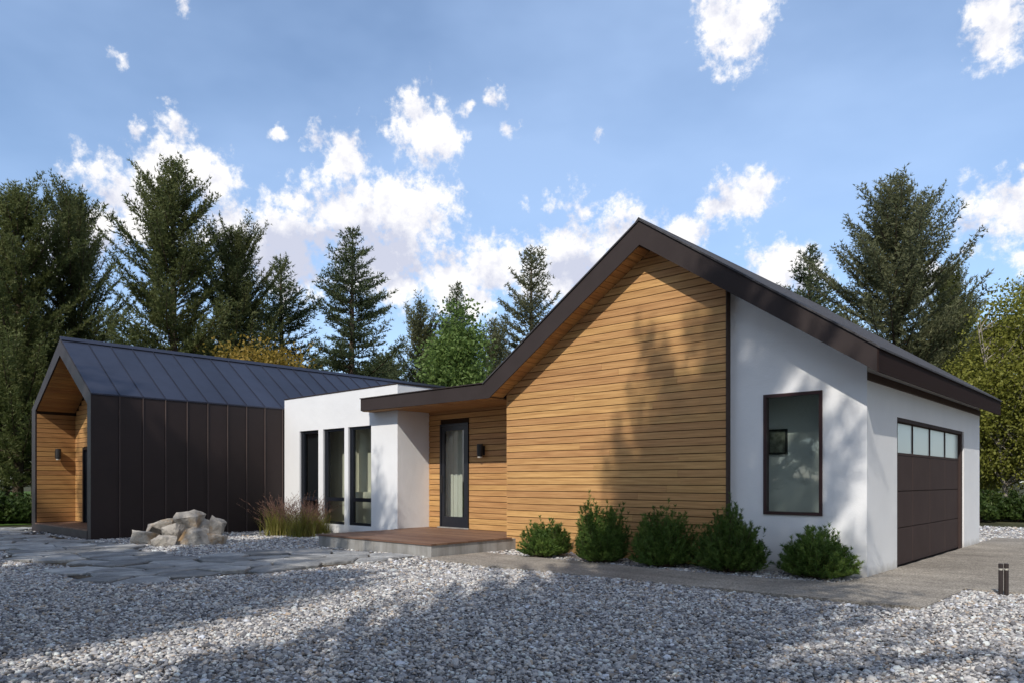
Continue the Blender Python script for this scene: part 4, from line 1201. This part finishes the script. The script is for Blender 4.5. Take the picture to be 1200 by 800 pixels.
# ------------------------------------------------------------------ gravel pebbles
def gravel():
    rng = np.random.default_rng(7)
    def sample(k0, k1, dens):
        half = .80
        n = int(dens * half * (k1 ** 2 - k0 ** 2))
        k = np.sqrt(rng.uniform(k0 ** 2, k1 ** 2, n)); u = rng.uniform(-half, half, n) * k
        x = _F.x * k + _R.x * u; y = _F.y * k + _R.y * u
        return x, y, k
    parts = [sample(4.3, 7.5, 2700), sample(7.5, 12, 2000), sample(12, 19, 800), sample(19, 30, 260)]
    x = np.concatenate([p[0] for p in parts]); y = np.concatenate([p[1] for p in parts]); k = np.concatenate([p[2] for p in parts])
    wob = .03 * np.sin(x * 3.1) + .025 * np.sin(x * 7.7 + 1)
    edge_r = 3.72 + .25 * np.sin(x * 1.7)
    bad = np.zeros(len(x), bool)
    bad |= (x > XL) & (x < XC) & (y > YB - .02) & (y < YBACK)
    bad |= (x > -19.7) & (x < XL + .1) & (y > YM - .02)
    bad |= (x > -24.8) & (x < -19.63) & (y > WY0 - .04)
    bad |= (x > DKX0 - .02) & (x < DKX1 + .03) & (y > DKY0 - .03)
    near_edge = 8.72 + (x + 10.3) * .04 + wob
    far_edge = 10.34 + np.where(x > -4.8, (x + 4.8) * .1, 0) + wob
    bad |= (x > -10.4) & (x < -2.12 + wob) & (y > near_edge) & (y < far_edge)
    bad |= (x > -3.5) & (x < -2.12 + wob) & (y > near_edge) & (y < 21.75)
    bad |= (x >= -2.2) & (y > 11.2 + wob) & (y < 21.75)
    bad |= (x < -10.75) & (x > -26) & (y > edge_r) & (y < 5.95)
    bad |= (x < -10.6) & (x > -13.4) & (y > 5.5) & (y < 8.9)
    bad |= (x < -24.7) & (y > 3.7) & (y < 9)
    bad |= (x < -26.5) | (y > 27.3) | (x > 12)
    spill = rng.random(len(x)) < .035      # a few stones kicked onto the slabs
    inflag = ((x < -10.6) & (x > -26) & (y > 3.7) & (y < 6.0)) | ((x < -10.6) & (x > -13.4) & (y >= 5.9) & (y < 8.9))
    keep = ~bad | (inflag & spill & (y < 5.9) & (rng.random(len(x)) < .5))
    x, y, k = x[keep], y[keep], k[keep]
    n = len(x)
    far = np.clip((k - 7) / 12, 0, 1)
    size = rng.lognormal(0, .30, n) * (.0132 + .011 * far)
    size = np.clip(size, .008, .05)
    scl = np.stack([size * rng.uniform(1.0, 1.5, n), size * rng.uniform(.75, 1.05, n), size * rng.uniform(.5, .8, n)], 1)
    zz = rng.uniform(-.026, .014, n) + .012 * np.sin(x * 1.3) * np.sin(y * 1.1 + 1)
    me = bpy.data.meshes.new('gravel')
    me.vertices.add(n); me.vertices.foreach_set('co', np.stack([x, y, zz], 1).astype(np.float32).ravel())
    rot = np.stack([rng.normal(0, .35, n), rng.normal(0, .35, n), rng.uniform(0, 6.283, n)], 1)
    a = me.attributes.new('rot', 'FLOAT_VECTOR', 'POINT'); a.data.foreach_set('vector', rot.astype(np.float32).ravel())
    a = me.attributes.new('scl', 'FLOAT_VECTOR', 'POINT'); a.data.foreach_set('vector', scl.astype(np.float32).ravel())
    a = me.attributes.new('pick', 'INT', 'POINT'); a.data.foreach_set('value', rng.integers(0, 4, n).astype(np.int32))
    o = link('gravel', me); o['kind'] = 'stuff'; o['label'] = 'grey and white rounded pebbles covering the forecourt'; o['category'] = 'gravel'
    me.materials.append(MAT['pebble'])
    ng = bpy.data.node_groups.new('pebble_scatter', 'GeometryNodeTree')
    ng.interface.new_socket('Geometry', in_out='INPUT', socket_type='NodeSocketGeometry')
    ng.interface.new_socket('Geometry', in_out='OUTPUT', socket_type='NodeSocketGeometry')
    N, L = ng.nodes, ng.links
    gi, go = N.new('NodeGroupInput'), N.new('NodeGroupOutput')
    g2i = N.new('GeometryNodeGeometryToInstance')
    pos = N.new('GeometryNodeInputPosition')
    for i in range(4):
        ico = N.new('GeometryNodeMeshIcoSphere'); ico.inputs['Radius'].default_value = 1; ico.inputs['Subdivisions'].default_value = 2
        no = N.new('ShaderNodeTexNoise'); no.noise_dimensions = '4D'; no.inputs['W'].default_value = i * 7.3; no.inputs['Scale'].default_value = .95; no.inputs['Detail'].default_value = 1
        L.new(pos.outputs[0], no.inputs['Vector'])
        sub = N.new('ShaderNodeVectorMath'); sub.operation = 'SUBTRACT'; L.new(no.outputs['Color'], sub.inputs[0]); sub.inputs[1].default_value = (.5, .5, .5)
        sc = N.new('ShaderNodeVectorMath'); sc.operation = 'SCALE'; sc.inputs['Scale'].default_value = 1.5; L.new(sub.outputs[0], sc.inputs[0])
        sp = N.new('GeometryNodeSetPosition'); L.new(ico.outputs['Mesh'], sp.inputs['Geometry']); L.new(sc.outputs[0], sp.inputs['Offset'])
        ss = N.new('GeometryNodeSetShadeSmooth'); L.new(sp.outputs[0], ss.inputs['Geometry'])
        sm = N.new('GeometryNodeSetMaterial'); sm.inputs['Material'].default_value = MAT['pebble']; L.new(ss.outputs[0], sm.inputs['Geometry'])
        L.new(sm.outputs[0], g2i.inputs[0])
    iop = N.new('GeometryNodeInstanceOnPoints')
    L.new(gi.outputs[0], iop.inputs['Points']); L.new(g2i.outputs[0], iop.inputs['Instance']); iop.inputs['Pick Instance'].default_value = True
    def attr(nm, ty):
        q = N.new('GeometryNodeInputNamedAttribute'); q.data_type = ty; q.inputs['Name'].default_value = nm; return q.outputs[0]
    L.new(attr('pick', 'INT'), iop.inputs['Instance Index']); 
    e2r = N.new('FunctionNodeEulerToRotation'); L.new(attr('rot', 'FLOAT_VECTOR'), e2r.inputs[0]); L.new(e2r.outputs[0], iop.inputs['Rotation'])
    L.new(attr('scl', 'FLOAT_VECTOR'), iop.inputs['Scale'])
    L.new(iop.outputs[0], go.inputs[0])
    md = o.modifiers.new('scatter', 'NODES'); md.node_group = ng
    print('pebbles', n)
gravel()
SC.cycles.max_bounces = 8
SC.cycles.transparent_max_bounces = 12
print('objects', len(bpy.data.objects), 'tris', sum(sum(max(1, len(p.vertices) - 2) for p in me.polygons) if len(me.polygons) < 20000 else len(me.polygons) for me in bpy.data.meshes))
